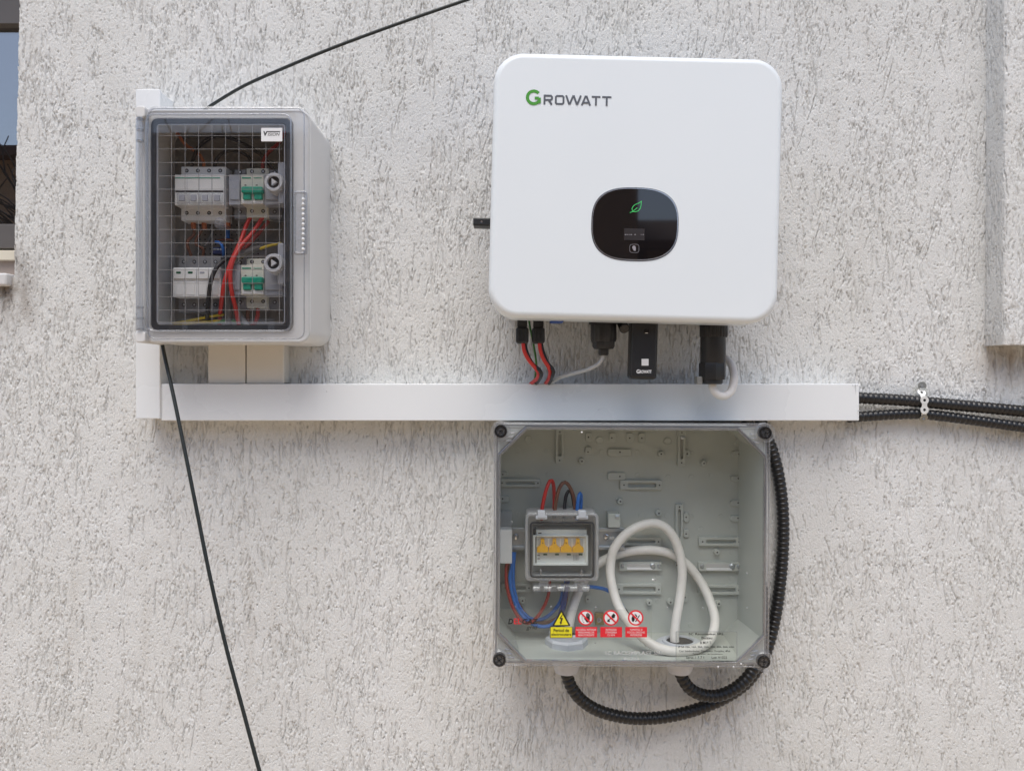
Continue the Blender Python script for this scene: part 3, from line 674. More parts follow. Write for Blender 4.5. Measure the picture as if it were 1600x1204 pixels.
MB().ring((wx0 + .0003, wz0 + .0003, wx1 - .0003, wz1 - .0003), (wx0 + ge, wz0 + ge, wx1 - ge, wz1 - ge), .0097, .006, -.1258, -.1292, .001, 6).build('gasket', M['gasket'], lid)
MB().ring((wx0 + ge + .0012, wz0 + ge + .0012, wx1 - ge - .0012, wz1 - ge - .0012), (wx0 + ge + .0024, wz0 + ge + .0024, wx1 - ge - .0024, wz1 - ge - .0024), .005, .004, -.1288, -.1299, .0003, 5).build('inner_bead', M['dev_mid'], lid)
for k in range(10):
    x = 247 + 21.05 * k; a, b = W(x - .33, 506, .1298), W(x + .33, 195, .1298); MB().rr(a.x, a.z, b.x, b.z, .0001, -.1293, -.1298, .0001, 1).build('grid_line', M['line'], lid, 0)
for k in range(15):
    y = 212 + 20.95 * k if k < 14 else 503; a, b = W(247, y + .33, .1290), W(441, y - .33, .1290); MB().rr(a.x, a.z, b.x, b.z, .0001, -.1286, -.1290, .0001, 1).build('grid_line', M['line'], lid, 0)
# hinge side
for ya, yb_ in ((165, 183.5), (517, 535)):
    MB().prr(211, ya, 226.5, yb_, .1375, .06, .0045, .002).build('hinge_corner', M['box_grey'], cab)
MB().prr(211.5, 184, 216, 516.5, .137, .10, .001, .001).build('hinge_strip', M['lid_edge'], cab); MB().prr(217, 184, 225.5, 516.5, .134, .10, .002, .002).build('hinge_strip', M['lid_frame'], cab)
for ya, yb_ in ((184, 222), (478, 516)):
    h = MB(); p0, p1 = W(219, yb_, .137), W(219, ya, .137); h.cyl(p0, p1, .0042, None, 16, .0006); hg = h.build('hinge', M['clear_part'], cab)
    for yy in ((ya + 2), (ya + yb_) / 2, yb_ - 2):
        q = W(219, yy, .137); MB().cyl(q - Vector((0, 0, .0015)), q + Vector((0, 0, .0015)), .0052, None, 16, .0004).build('knuckle', M['lid_edge'], hg)
    p = W(213.5, ya + 13, .1372); MB().cyl(p, p - Vector((0, .001, 0)), .0014, None, 10).build('pin', M['steel'], hg)
# handle notch with its row of ridges
hd = MB().ring((W(458.5, 398, .139).x, W(0, 398, .139).z, W(480, 0, .139).x, W(0, 298.5, .139).z), (W(461.5, 394, .139).x, W(0, 394, .139).z, W(477, 0, .139).x, W(0, 303, .139).z), .004, .003, -.1360, -.1405, .001, 5).build('handle', M['lid_edge'], lid)
MB().prr(462, 303, 471, 394, .1395, .137, .002, .001).build('handle_grip', M['clear_part'], hd)
for k in range(11):
    p = W(473.4, 311 + 7.8 * k, .140); MB().lathe((p.x, -.1378, p.z), (0, -1, 0), [(.0026, 0), (.0024, .0015), (.0015, .0026), (.0004, .003)], 10).build('grip_ridge', M['s_white'], hd)  # ridges of the clear handle coloured white to imitate their highlights
# sticker
a, b = W(408, 221, .1332), W(441, 200, .1332)
stk = MB().rr(a.x, a.z, b.x, b.z, .001, -.1325, -.1332, .0002, 3).build('sticker', M['s_white'], lid)
text('V', 411.5, 418.5, 205, 212.3, .1335, 'lettering', M['ink'], stk, .045, .15); text('ISION', 418.6, 437, 207.4, 212.3, .1335, 'lettering', M['ink'], stk, .0, .2)
tbm = MB(); p = W(427, 205.6, .1335); tbm.rr(p.x - .0102, p.z - .0006, p.x + .0102, p.z + .0006, .0001, -.1333, -.1335, .00005, 1).build('logo_bar', M['ink'], stk, 0)
# triangle quarter-turn locks behind the window
for cx, cyy in ((427, 284), (426.5, 410.5)):
    p = W(cx, cyy, .122)
    lk = MB().lathe((p.x, -.095, p.z), (0, -1, 0), [(.0155, 0), (.0152, .020), (.0140, .0262), (.0135, .027), (.0098, .027), (.0094, .0262), (.0094, .0215)], 32).build('lock_disc', M['lock'], cab)
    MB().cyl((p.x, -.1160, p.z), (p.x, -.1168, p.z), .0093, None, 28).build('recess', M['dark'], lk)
    tri = [(p.x + .0052 * math.cos(R(a)) , p.z + .0062 * math.sin(R(a))) for a in (0, 120, 240)]
    MB().prism(tri, -.1165, -.1222).build('triangle_key', M['lock'], lk)
    MB().prr(cx + 7, cyy - 31, cx + 17, cyy + 34, .112, .09, .003, .002).build('lock_bracket', M['dev_mid'], lk)
# mounting plate, rails
MB().rr(W(262, 0, .02).x, W(0, 505, .02).z, W(462, 0, .02).x, W(0, 215, .02).z, .002, -.0045, -.018, .001).build('mounting_plate', M['plate'], cab)
hl = MB()
for r_ in range(9):
    for c_ in range(12):
        p = W(312 + 8.3 * c_, 352 + 7.4 * r_, .0185)
        hl.cyl((p.x, -.0178, p.z), (p.x, -.0184, p.z), .0013, None, 8)
tag(hl.build('perforation', M['ink'], cab), kind='stuff')  # black discs painted as the shade in the plate's holes
for ya, yb_ in ((288, 318), (428, 462)):
    MB().prr(272, ya, 455, yb_, .036, .018, .001, .001).build('mounting_rail', M['steel'], cab)
p = W(341.5, 347.5, .11); MB().lathe((p.x, -.1, p.z), (0, -1, 0), [(.0085, 0), (.0085, .008), (.007, .01), (.003, .0105), (.0028, .009)], 24).build('screw_cap', M['clear_part'], cab)
MB().cyl((p.x, -.03, p.z), (p.x, -.109, p.z), .0024, None, 12).build('screw_post', M['clear_part'], cab)
# devices
def device(name, label, cat, base, nose, db=.064, dn=.087, mb='dev_white', mn='dev_white', group=None, poles=4):
    o = thing(name, W((base[0] + base[2]) / 2, base[3], .03), label, cat, group)
    MB().prr(*base, db, .0365, .001, .0008).build('housing', M[mb], o); MB().prr(*nose, dn, db - .0005, .001, .0008).build('nose', M[mn], o)
    w = (base[2] - base[0]) / poles
    for k in range(poles):
        for yy in ((base[1] + nose[1]) / 2, (base[3] + nose[3]) / 2):
            p = W(base[0] + w * (k + .5), yy, db)
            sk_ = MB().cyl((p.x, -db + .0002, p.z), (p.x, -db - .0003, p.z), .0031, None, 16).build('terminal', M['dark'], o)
            MB().cyl((p.x, -db, p.z), (p.x, -db - .0006, p.z), .0016, None, 10).build('screw', M['steel'], sk_)
    for k in range(1, poles):
        x = nose[0] + (nose[2] - nose[0]) * k / poles; a, b = W(x - .25, nose[3] - .5, dn + .0003), W(x + .25, nose[1] + .5, dn + .0003)
        MB().rr(a.x, a.z, b.x, b.z, .0001, -dn + .0005, -dn - .0003, .0001, 1).build('pole_joint', M['dev_mid'], o, 0)
    return o
d4 = device('circuit_breaker', 'white four-pole breaker with clear toggles in the upper row of the cabinet', 'circuit breaker', (283, 260.5, 353, 344.5), (273, 273, 350, 321))
MB().prr(273.5, 277.3, 344, 278.6, .0876, .087, .0002, .0001).build('green_stripe', M['teal'], d4); MB().prr(274, 297.5, 349, 300.5, .0874, .086, .0002, .0001).build('slot', M['dark'], d4)
for k in range(4):
    t_ = MB().prr(275.5 + 18.2 * k, 301, 291.5 + 18.2 * k, 318.5, .094, .086, .002, .002).build('toggle', M['clear_part'], d4); MB().prr(279 + 18.2 * k, 304, 288 + 18.2 * k, 314, .0955, .0935, .001, .001).build('toggle_tip', M['dev_mid'], t_)
sp = device('surge_protector', 'white four-module surge protector in the lower row of the cabinet', 'surge protector', (279, 400, 345, 488), (270, 418, 345, 464), mb='dev_grey')
for k in range(4):
    m_ = MB().prr(271 + 18.4 * k, 419, 288 + 18.4 * k, 435.5, .0905, .086, .0015, .001).build('cartridge', M['dev_white'], sp)
    MB().prr(275 + 18.4 * k, 424, 282.5 + 18.4 * k, 427.5, .0908, .090, .0008, .0002).build('status_window', M['green_dot'] if k < 2 else M['dev_mid'], m_)
    MB().prr(273 + 18.4 * k, 440, 286 + 18.4 * k, 461, .0880, .086, .001, .0006).build('panel', M['dev_white'], sp)
for nm, dy, lb, fl in (('upper', 0, 'two-pole breaker with green toggles in the upper row of the cabinet', 'upper'), ('lower', 141, 'two-pole breaker with green toggles in the lower row of the cabinet', 'lower')):
    o = device('circuit_breaker', lb, 'circuit breaker', (385, 263 + dy, 420, 340 + dy), (376.5, 273 + dy, 412, 319.5 + dy), mb='dev_cream', mn='dev_cream', poles=2)
    MB().prr(378, 277 + dy, 392, 279 + dy, .0876, .087, .0002, .0001).build('green_stripe', M['teal'], o); MB().prr(396, 277.5 + dy, 409, 278.6 + dy, .0876, .087, .0002, .0001).build('green_stripe', M['teal'], o)
    MB().prr(376.5, 291 + dy, 410, 301.5 + dy, .096, .086, .003, .002).build('toggle_bar', M['teal'], o)
    for k in (0, 1):
        MB().prr(379.5 + 17.5 * k, 301 + dy, 391.5 + 17.5 * k, 311.5 + dy, .093, .086, .001, .001).build('toggle', M['teal'], o); MB().prr(382 + 17.5 * k, 288.5 + dy, 385 + 17.5 * k, 290 + dy, .0875, .087, .0003, .0001).build('mark', M['ink'], o)
        q0 = 378 + 17.5 * k; MB().prr(q0, 312 + dy, q0 + 15.5, 318.5 + dy, .0895, .086, .001, .001).build('toggle_foot', M['s_white'], o)
    for side, b_, n_2, lb2 in (('l', (366, 265 + dy, 384.5, 342 + dy), (357.5, 273 + dy, 376, 320 + dy), 'grey fuse holder between the white device and the green-toggle breaker, %s row' % fl), ('r', (420.5, 265 + dy, 438, 342 + dy), (412.5, 273 + dy, 443, 320 + dy), 'grey fuse holder beyond the green-toggle breaker behind the lock disc, %s row' % fl)):
        f_ = device('fuse_holder', lb2, 'fuse holder', b_, n_2, dn=.084, mb='dev_grey', mn='dev_mid', poles=1)
        xx = n_2[0] + (8 if side == 'l' else 6); MB().prr(xx, 298.5 + dy, xx + 8, 303.5 + dy, .0846, .084, .0005, .0002).build('indicator', M['red_dot'], f_)
        MB().prr(n_2[0] + 1.5, 282 + dy, n_2[2] - 1.5, 312 + dy, .0865, .083, .002, .001).build('drawer', M['dev_mid'], f_)
# wires in the cabinet
def wire(label, pts, r, mat, group='wires in the smoked-window cabinet', name='wire'):
    return cable(name, label, pts, r, mat, 'wire', group, .005, 8)
RG = 'wires in the smoked-window cabinet'
wire('bright red wire dropping from the first pole of the upper green-toggle breaker', [(392, 338, .06), (385, 352, .062), (378, 372, .068), (369, 392, .08), (360, 412, .09), (351, 440, .096), (347, 465, .09), (344, 490, .06), (343, 510, .03)], .0034, 'w_red')
wire('bright red wire dropping from the second pole of the upper green-toggle breaker', [(411, 338, .06), (402, 353, .062), (391, 368, .07), (376, 385, .082), (366, 402, .092), (360, 425, .096), (362, 455, .094), (369, 485, .08), (374, 512, .05)], .0034, 'w_red')
wire('dark red wire behind the bright red pair in the cabinet', [(420, 345, .05), (408, 360, .05), (394, 376, .055), (380, 392, .06)], .003, 'w_darkred')
wire('dark grey thick cable running down between the surge protector and fuse holder', [(412, 386, .05), (390, 392, .065), (368, 402, .078), (358, 425, .082), (356, 455, .08), (357, 485, .07), (358, 515, .05)], .0055, 'w_grey')
wire('black wire bending over the surge protector in the cabinet', [(362, 400, .075), (347, 409, .090), (336, 422, .098), (329, 442, .099), (326, 465, .094), (324, 490, .08), (324, 500, .04)], .0034, 'w_black')
wire('yellow wire crossing toward the lower lock disc', [(440, 380, .05), (420, 384, .055), (402, 390, .058), (385, 397, .06), (372, 404, .05)], .0024, 'w_yellow')
wire('upper yellow wire of the pair at the cabinet bottom', [(270, 505, .05), (285, 503, .055), (310, 498, .06), (330, 494, .06), (350, 491, .06)], .0022, 'w_yellow')
wire('lower yellow wire of the pair at the cabinet bottom', [(272, 508, .05), (290, 505.5, .056), (320, 503, .06), (345, 501, .06)], .0022, 'w_yellow')
wire('green wire beside the yellow pair at the cabinet bottom', [(322, 504, .055), (345, 502, .06), (362, 500, .06), (380, 509, .05)], .0026, 'w_green')
wire('bright blue wire arching above the surge protector', [(337, 378, .05), (343, 379, .055), (348, 386, .058), (349, 397, .05), (349, 404, .04)], .0024, 'w_blue')
wire('blue wire below the last pole of the white breaker', [(355, 340, .04), (356, 358, .03), (356, 374, .028)], .0034, 'w_blue')
for k, (x, lb) in enumerate(((302, 'first'), (319, 'second'), (356, 'last'))):
    wire('orange wire stub below the %s pole of the white breaker' % lb, [(x, 340, .045), (x, 350, .045), (x + 1, 357, .04)], .0042, 'w_copper')
wire('brown wire bending from the white breaker to the surge protector', [(302, 352, .04), (303, 366, .045), (294, 375, .05), (293, 384, .05), (298, 398, .045), (299, 408, .04)], .0026, 'w_brown')
wire('brown wire curling to the second surge module', [(319, 352, .04), (306, 378, .045), (312, 386, .048), (318, 390, .045), (316, 406, .04)], .0024, 'w_brown')
wire('grey wire from the second pole over the perforated plate', [(335, 352, .03), (328, 372, .035), (320, 385, .04)], .0024, 'w_grey')
wire('brown wire curling beside the blue arch', [(340, 376, .03), (352, 374, .035), (365, 376, .035)], .0022, 'w_brown')
wire('brown wire stub under the lower green-toggle breaker', [(388, 477, .05), (387, 492, .045), (388, 508, .04)], .0034, 'w_brown')
wire('red wire with yellow end under the lower green-toggle breaker', [(402, 476, .055), (403, 490, .058), (399, 503, .05), (392, 510, .04)], .0032, 'w_darkred')
wire('white cable slanting at the cabinet bottom', [(369, 480, .04), (376, 493, .045), (388, 512, .05)], .0042, 'w_lgrey')
wire('black strand added for a mirrored branch across the upper cabinet window', [(300, 264, .055), (301, 252, .05), (312, 228, .042), (340, 212, .04), (375, 222, .04), (405, 240, .04), (425, 262, .045), (430, 275, .045)], .003, 'w_black')  # not wiring: dark tube added to imitate a branch mirrored in the window
wire('shorter black strand added for a mirrored branch in the cabinet window', [(336, 264, .055), (338, 250, .05), (350, 238, .045), (370, 236, .042), (390, 247, .045), (395, 266, .055)], .003, 'w_black')  # second added tube, likewise for a mirrored branch
wire('dark red wire above the upper green-toggle breaker', [(411, 268, .055), (411, 254, .052), (418, 240, .045), (434, 225, .04), (446, 205, .035)], .003, 'w_darkred')
wire('orange wire rising from the white breaker top', [(318, 266, .055), (318, 254, .05), (310, 240, .04), (290, 226, .035), (275, 205, .03)], .0028, 'w_copper')
nb = thing('neutral_block', W(341, 396, .02), 'small blue terminal block above the surge protector', 'terminal block')
MB().prr(332, 386, 348, 397, .034, .018, .001, .001).build('body', M['w_navy'], nb)
for k in range(3): MB().prr(333 + 5 * k, 388, 337 + 5 * k, 391, .0345, .034, .0003, .0002).build('clamp', M['steel'], nb)

# ------------------------------------------------------------------ clear-lidded enclosure (below the inverter)
dE = .148
ea, eb = W(769, 1044, dE), W(1204, 660, dE)
enc = thing('meter_enclosure', ((ea.x + eb.x) / 2, 0, ea.z), 'grey enclosure with full clear lid screwed at four corners below the trunking', 'electrical enclosure', roty=R(.35))
KE = WM[enc]; WM[enc] = Matrix.Translation(enc.location)               # built upright, tilted a hair with the empty
ob = MB().ring((ea.x + .006, ea.z + .006, eb.x - .006, eb.z - .006), (ea.x + .0095, ea.z + .0095, eb.x - .0095, eb.z - .0095), .014, .011, -.0, -.138, .001, 6).build('body', M['encl'], enc)
MB().rr(ea.x + .007, ea.z + .007, eb.x - .007, eb.z - .007, .010, -.001, -.012, .0005).build('back_wall', M['encl'], ob)
# chamfered posts in the inner corners
for sx, sz in ((0, 0), (1, 0), (0, 1), (1, 1)):
    x = eb.x - .009 if sx else ea.x + .009; z = eb.z - .009 if sz else ea.z + .009; qx, qz = (-1 if sx else 1), (-1 if sz else 1); c = .034
    L = []
    for y in (-.012, -.137):
        k = c if y < -.1 else c * .75
        L.append([Vector((x, y, z)), Vector((x + qx * k, y, z)), Vector((x, y, z + qz * k))])
    MB().loops(L).build('corner_post', M['encl'], ob, 0)
# lid
def octo(x0, z0, x1, z1, c, y): return [Vector(p) for p in ((x0 + c, y, z0), (x1 - c, y, z0), (x1, y, z0 + c), (x1, y, z1 - c), (x1 - c, y, z1), (x0 + c, y, z1), (x0, y, z1 - c), (x0, y, z0 + c))]
i0 = .0068
def frame_mesh():
    mb = MB(); n = 9; c = .041
    O = rrl(ea.x, ea.z, eb.x, eb.z, .010, 0, 0, 8)                        # 4 corners x 9 points, from lower right, counter-clockwise
    x0, z0, x1, z1 = ea.x + i0 + .001, ea.z + i0 + .001, eb.x - i0 - .001, eb.z - i0 - .001
    I = []
    for (p, q) in (((x1 - c, z0), (x1, z0 + c)), ((x1, z1 - c), (x1 - c, z1)), ((x0 + c, z1), (x0, z1 - c)), ((x0, z0 + c), (x0 + c, z0))):
        for k in range(n): t = k / (n - 1); I.append(Vector((p[0] + (q[0] - p[0]) * t, 0, p[1] + (q[1] - p[1]) * t)))
    at = lambda L, y: [Vector((v.x, y, v.z)) for v in L]
    return mb.loops([at(O, -.1385), at(O, -.1415), at(I, -.1415), at(I, -.1385)], wrap=True)
lid = frame_mesh().build('lid', M['lid_frame'], enc)
fr = MB(); cO, cI_ = .041, .040
fr.loops([octo(ea.x + i0, ea.z + i0, eb.x - i0, eb.z - i0, cO, -.1413), octo(ea.x + i0, ea.z + i0, eb.x - i0, eb.z - i0, cO, -.1466), octo(ea.x + i0 + .0012, ea.z + i0 + .0012, eb.x - i0 - .0012, eb.z - i0 - .0012, cO - .0003, -.148),
          octo(ea.x + i0 + .0035, ea.z + i0 + .0035, eb.x - i0 - .0035, eb.z - i0 - .0035, cO - .001, -.148), octo(ea.x + i0 + .0042, ea.z + i0 + .0042, eb.x - i0 - .0042, eb.z - i0 - .0042, cO - .0012, -.1470), octo(ea.x + i0 + .0042, ea.z + i0 + .0042, eb.x - i0 - .0042, eb.z - i0 - .0042, cO - .0012, -.1413)], wrap=True)
MB().loops([octo(ea.x + q, ea.z + q, eb.x - q, eb.z - q, cO - k, y) for q, k, y in ((i0 - .0004, -.0002, -.1386), (i0 - .0004, -.0002, -.1396), (i0 + .0014, -.0004, -.1396), (i0 + .0014, -.0004, -.1386))], wrap=True).build('seal_line', M['gasket'], lid, 0)
fr.build('raised_rim', M['lid_edge'], lid, 20)
wp = MB(); j = i0 + .0043
wp.loops([octo(ea.x + j, ea.z + j, eb.x - j, eb.z - j, cO - .0012, -.1445), octo(ea.x + j, ea.z + j, eb.x - j, eb.z - j, cO - .0012, -.1468)]).build('window_pane', M['pane'], lid, 0)
MB().ring((ea.x + .0012, ea.z + .0012, eb.x - .0012, eb.z - .0012), (ea.x + .0028, ea.z + .0028, eb.x - .0028, eb.z - .0028), .009, .008, -.141, -.1428, .0005, 8).build('edge_bead', M['lid_edge'], lid)
MB().ring((ea.x + .0040, ea.z + .0040, eb.x - .0040, eb.z - .0040), (ea.x + .0062, ea.z + .0062, eb.x - .0062, eb.z - .0062), .009, .008, -.1372, -.1384, .0004, 8).build('gasket', M['dev_grey'], lid)
for sx, sz in ((0, 0), (1, 0), (0, 1), (1, 1)):
    x = eb.x - .0105 if sx else ea.x + .0105; z = eb.z - .0140 if sz else ea.z + .0110
    if sx: x += .001
    co_ = MB().lathe((x, -.139, z), (0, -1, 0), [(.0150, 0), (.0148, .0085), (.0135, .0100), (.0112, .0100), (.0106, .008)], 28).build('corner_boss', M['lid_frame'], lid)
    sc_ = MB().lathe((x, -.139, z), (0, -1, 0), [(.0096, 0), (.0096, .0085), (.0088, .0098), (.0068, .0098), (.0062, .0075)], 28).build('lid_screw', M['black_gloss'], co_)
    sl = MB(); a_s = R(35 + 50 * sx + 20 * sz)
    for t in (a_s, a_s + math.pi / 2):
        c, s_ = math.cos(t), math.sin(t); sl.add([(x + c * .0055 + s_ * .0009, -.1478, z + s_ * .0055 - c * .0009), (x - c * .0055 + s_ * .0009, -.1478, z - s_ * .0055 - c * .0009), (x - c * .0055 - s_ * .0009, -.1478, z - s_ * .0055 + c * .0009), (x + c * .0055 - s_ * .0009, -.1478, z + s_ * .0055 + c * .0009)], [[0, 1, 2, 3]])
    sl.build('slot', M['dark'], co_, 0)
    rb = MB(); qx, qz = (-1 if sx else 1), (-1 if sz else 1)
    for k in range(3):
        p0 = Vector((x + qx * (.014 - .003 * k), -.1425, z + qz * (.003 + .006 * k))); p1 = p0 + Vector((qx * .008, 0, qz * -.001)); rb.cyl(p0, p1, .0012, None, 8)
    rb.build('stiffener', M['lid_edge'], co_)
# moulded features on the back wall
db_ = .012
def slot_rail(px0, py0, px1, py1, slot=True):
    vert = (py1 - py0) > (px1 - px0); dd = db_ + .0065
    s_ = (px0 + 3.6, py0 + 8, px1 - 3.6, py1 - 11) if vert else (px0 + 12, py0 + 4, px1 - 9, py1 - 4)
    pa, pb2, qa, qb = W(px0, py1, dd), W(px1, py0, dd), W(s_[0], s_[3], dd), W(s_[2], s_[1], dd)
    o = MB().ring((pa.x, pa.z, pb2.x, pb2.z), (qa.x, qa.z, qb.x, qb.z), .0015, .0022, -db_ + .001, -dd, .0006, 4).build('slot_rail', M['encl'], ob)
    if slot:
        ends = ((px0 + px1) / 2, py0 + 4), ((px0 + px1) / 2, py1 - 5)
        if not vert: ends = (px0 + 6, (py0 + py1) / 2), (px1 - 4, (py0 + py1) / 2)
        for x, y in ends:
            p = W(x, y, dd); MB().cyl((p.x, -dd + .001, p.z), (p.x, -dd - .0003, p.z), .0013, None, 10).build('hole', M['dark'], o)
    return o
for q in ((866.5, 671, 879, 724.5), (1057.5, 671, 1069.5, 727), (1054.5, 787, 1066.5, 850), (777, 749, 843, 761.5), (967.5, 750, 1033, 764.5), (967, 839, 1032, 852), (1091, 838, 1158, 852), (1091, 913, 1158, 928), (961, 912, 1033, 928), (783, 912, 830, 926)):
    slot_rail(*q)
def lug(x0, y0, x1, y1, hx, hy):
    o = MB().prr(x0, y0, x1, y1, db_ + .004, db_ - .001, .004, .001).build('lug', M['encl'], ob); p = W(hx, hy, db_ + .004)
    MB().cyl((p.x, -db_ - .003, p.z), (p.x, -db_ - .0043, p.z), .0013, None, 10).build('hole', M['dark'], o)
for q in ((1140, 742, 1158, 751, 1152, 746), (1140, 780, 1158, 790, 1152, 784), (1140, 804, 1158, 814, 1152, 808), (1142, 703, 1158, 712, 1153, 708), (777, 700, 792, 709, 784, 705), (777, 738, 792, 746, 784, 742), (777, 775, 795, 786, 784, 780),
          (913, 676, 923, 690, 917.5, 683), (950, 676, 961, 690, 954, 684), (977, 676, 988, 691, 982, 684), (996, 676, 1006, 691, 1001, 684), (912, 698, 923, 710, 917, 706), (948, 701, 985, 712, 967, 706), (948, 738, 976, 750, 967, 744), (1067, 800, 1076, 815, 1071, 807), (1067, 826, 1076, 839, 1071, 833), (1067, 702, 1077, 713, 1072, 708), (1054, 876, 1062, 888, 1057, 882), (1066, 925, 1074, 940, 1070, 932), (914, 930, 922, 942, 918, 936)): lug(*q)
boss_me = None
for x, y in ((907, 720), (1096.5, 722), (1027, 800), (967, 782), (1118, 860), (1046, 938), (816, 937), (838, 797), (1013, 939), (1030, 708), (1121, 940)):
    p = W(x, y, db_)
    o = MB().lathe((p.x, -db_ + .001, p.z), (0, -1, 0), [(.0055, 0), (.0047, .008), (.0042, .0086)], 18).build('boss', M['encl'], ob)
    MB().cyl((p.x, -db_ - .007, p.z), (p.x, -db_ - .0079, p.z), .0014, None, 10).build('hole', M['dark'], o)
em = MB()
emx = [(808, 705), (852, 705), (938, 706), (994, 706), (808, 742), (854, 742), (891, 742), (938, 742), (994, 742), (1042, 744), (1079, 744), (1079, 707), (1000, 805), (1041, 805), (1079, 806), (1094, 825), (1125, 806), (1095, 861), (1143, 861), (1143, 902), (965, 899), (1027, 900), (1143, 938), (1079, 975), (1027, 938), (808, 804), (1143, 825), (1110, 742)]
me_src = None
for x, y in emx:
    p = W(x, y, db_)
    if me_src is None: me_src = mesh_of(MB().lathe((0, .001, 0), (0, -1, 0), [(.0042, 0), (.0041, .0014), (.0038, .0017)], 16), 'mould_mark', M['encl'])
    inst('mould_mark', me_src, ob, Matrix.Translation((p.x, -db_, p.z)))
for x, y in ((1152, 690), (824, 687), (935, 688), (1041, 689)):
    p = W(x, y, db_); MB().lathe((p.x, -db_ + .001, p.z), (0, -1, 0), [(.0068, 0), (.0064, .003), (.0055, .0036), (.0046, .0032)], 24).build('blank_cap', M['encl'], ob)
# steel clamp rails
for x0_ in (967, 1091):
    o = MB().prr(x0_, 877.5, x0_ + 66, 891, db_ + .008, db_ - .001, .001, .0006).build('clamp_rail', M['encl'], ob)
    MB().prr(x0_ + 12, 886, x0_ + 52, 890, db_ + .0092, db_ + .007, .001, .0005).build('bright_lip', M['s_white'], o); MB().prr(x0_ + 12, 880, x0_ + 52, 886, db_ + .0086, db_ + .007, .001, .0003).build('slot', M['box_in'], o)
    for q_, r_ in ((5, .0032), (52, .0046), (62, .0032)):
        p = W(x0_ + q_, 883, db_ + .008); MB().lathe((p.x, -db_ - .0075, p.z), (0, -1, 0), [(r_, 0), (r_, .002), (r_ * .6, .0035)], 14).build('screw', M['steel'], o)
p = W(1064.6, 682, db_ + .006); MB().lathe((p.x, -db_ - .005, p.z), (0, -1, 0), [(.0040, 0), (.0040, .002), (.002, .003)], 14).build('screw', M['steel'], ob)
br_ = MB().prr(949, 802, 968, 824, .040, .011, .001, .001).build('bracket', M['encl'], ob)
p = W(963, 807, .040); MB().lathe((p.x, -.0398, p.z), (0, -1, 0), [(.0036, 0), (.0034, .002), (.002, .0028)], 14).build('screw', M['steel'], br_)
# cable glands in the floor
def gland(px, d, py):
    z = ea.z + .0095; x = W(px, 0, d).x; zz = ea.z + .0065
    o = thing('cable_gland', (x, -d, z), 'grey cable gland in the enclosure floor with a %s' % ('short wide collar beside the warning triangle' if px < 950 else 'flat ring under the printed clear label'), 'cable gland', 'cable glands in the enclosure floor')
    hex_ = px < 950
    MB().lathe((x, -d, z - .0005), (0, 0, 1), [(.034, 0), (.034, .010), (.031, .013)] if hex_ else [(.040, 0), (.038, .003), (.034, .005)], 8 if hex_ else 32).build('nut', M['gland'], o, 30)
    MB().lathe((x, -d, z + .008 if hex_ else z + .003), (0, 0, 1), [(.0275, 0), (.0275, .012), (.0255, .0135), (.0225, .0135), (.022, .004)] if hex_ else [(.028, 0), (.027, .004), (.022, .0045), (.021, .002)], 32).build('collar', M['gland'], o)
    MB().cyl((x, -d, z + .0118 if hex_ else z + .0046), (x, -d, z + .0125 if hex_ else z + .0052), .0222, None, 28).build('opening', M['dark'], o)
    MB().lathe((x, -d, zz), (0, 0, -1), [(.032, 0), (.030, .012), (.022, .028), (.018, .040), (.016, .041)], 28).build('underside_sleeve', M['gland'], o)
    return x, z
gxL, gz = gland(885, .070, 0); gxR, _ = gland(1062, .070, 0)
WM[enc] = KE
for o_ in list(WM):
    try:
        if o_.parent in (enc, ob, lid): WM[o_] = KE
    except ReferenceError: pass
WM[ob] = KE; WM[lid] = KE
# print on the lid
dP = .1474
def card(x0, y0, x1, y1, mat, name, d=dP, par=None, th=.0003):
    return MB().prr(x0, y0, x1, y1, d, d - th, .0004, .0001, 2).build(name, mat, par or lid)
card(781, 951.5, 1019, 999, M['film'], 'clear_sticker', .1471, th=.0002); film2 = card(1056, 986, 1152, 1040, M['film'], 'clear_label', .1471, th=.0002)
for q in ((1056, 986, 1152, 986.7), (1056, 1039.3, 1152, 1040), (1056, 986, 1056.7, 1040), (1151.3, 986, 1152, 1040)): card(*q, M['dev_grey'], 'label_border', .1474, film2)
text('D', 794, 802, 966, 974.5, dP, 'lettering', M['ink'], lid, .03, .2); text('EL', 803, 815, 965.5, 974.5, dP, 'lettering', M['s_red'], lid, .012, .0); text('GAZ', 816, 841, 966, 974.5, dP, 'lettering', M['ink'], lid, .03, .2); text('grid', 822.5, 840, 975.8, 984.5, dP, 'lettering', M['ink'], lid, .0, .25)
def poly(name, pts, mat, d, par, th=.0003):
    q = [(W(x, y, d).x, W(x, y, d).z) for x, y in pts]; return MB().prism(q, -(d - th), -d).build(name, mat, par, 0)
ws = poly('warning_triangle', [(876.8, 952.5), (877.8, 952.5), (891, 976), (890, 977.5), (864.5, 977.5), (863.5, 976)], M['ink'], dP, lid)
poly('triangle_face', [(877.2, 955.8), (888.2, 975.8), (866.2, 975.8)], M['s_yellow'], dP + .0002, ws)
poly('bolt', [(878.8, 958.5), (874, 966.2), (876.8, 966.4), (875.2, 971.2), (874.4, 971), (876.0, 975.4), (878.4, 971.8), (877.3, 971.6), (879.8, 964.9), (876.7, 964.8), (879.6, 958.8)], M['ink'], dP + .0004, ws)
c_ = card(859.5, 978.5, 894.5, 996, M['ink'], 'warning_plate'); card(860.4, 979.2, 893.8, 995.3, M['s_yellow'], 'plate_face', dP + .0002, c_)
text('Pericol de', 865, 889, 981.5, 986.8, dP + .0004, 'lettering', M['ink'], c_, .02); text('electrocutare', 861.5, 892.5, 988, 992.6, dP + .0004, 'lettering', M['ink'], c_, .015)
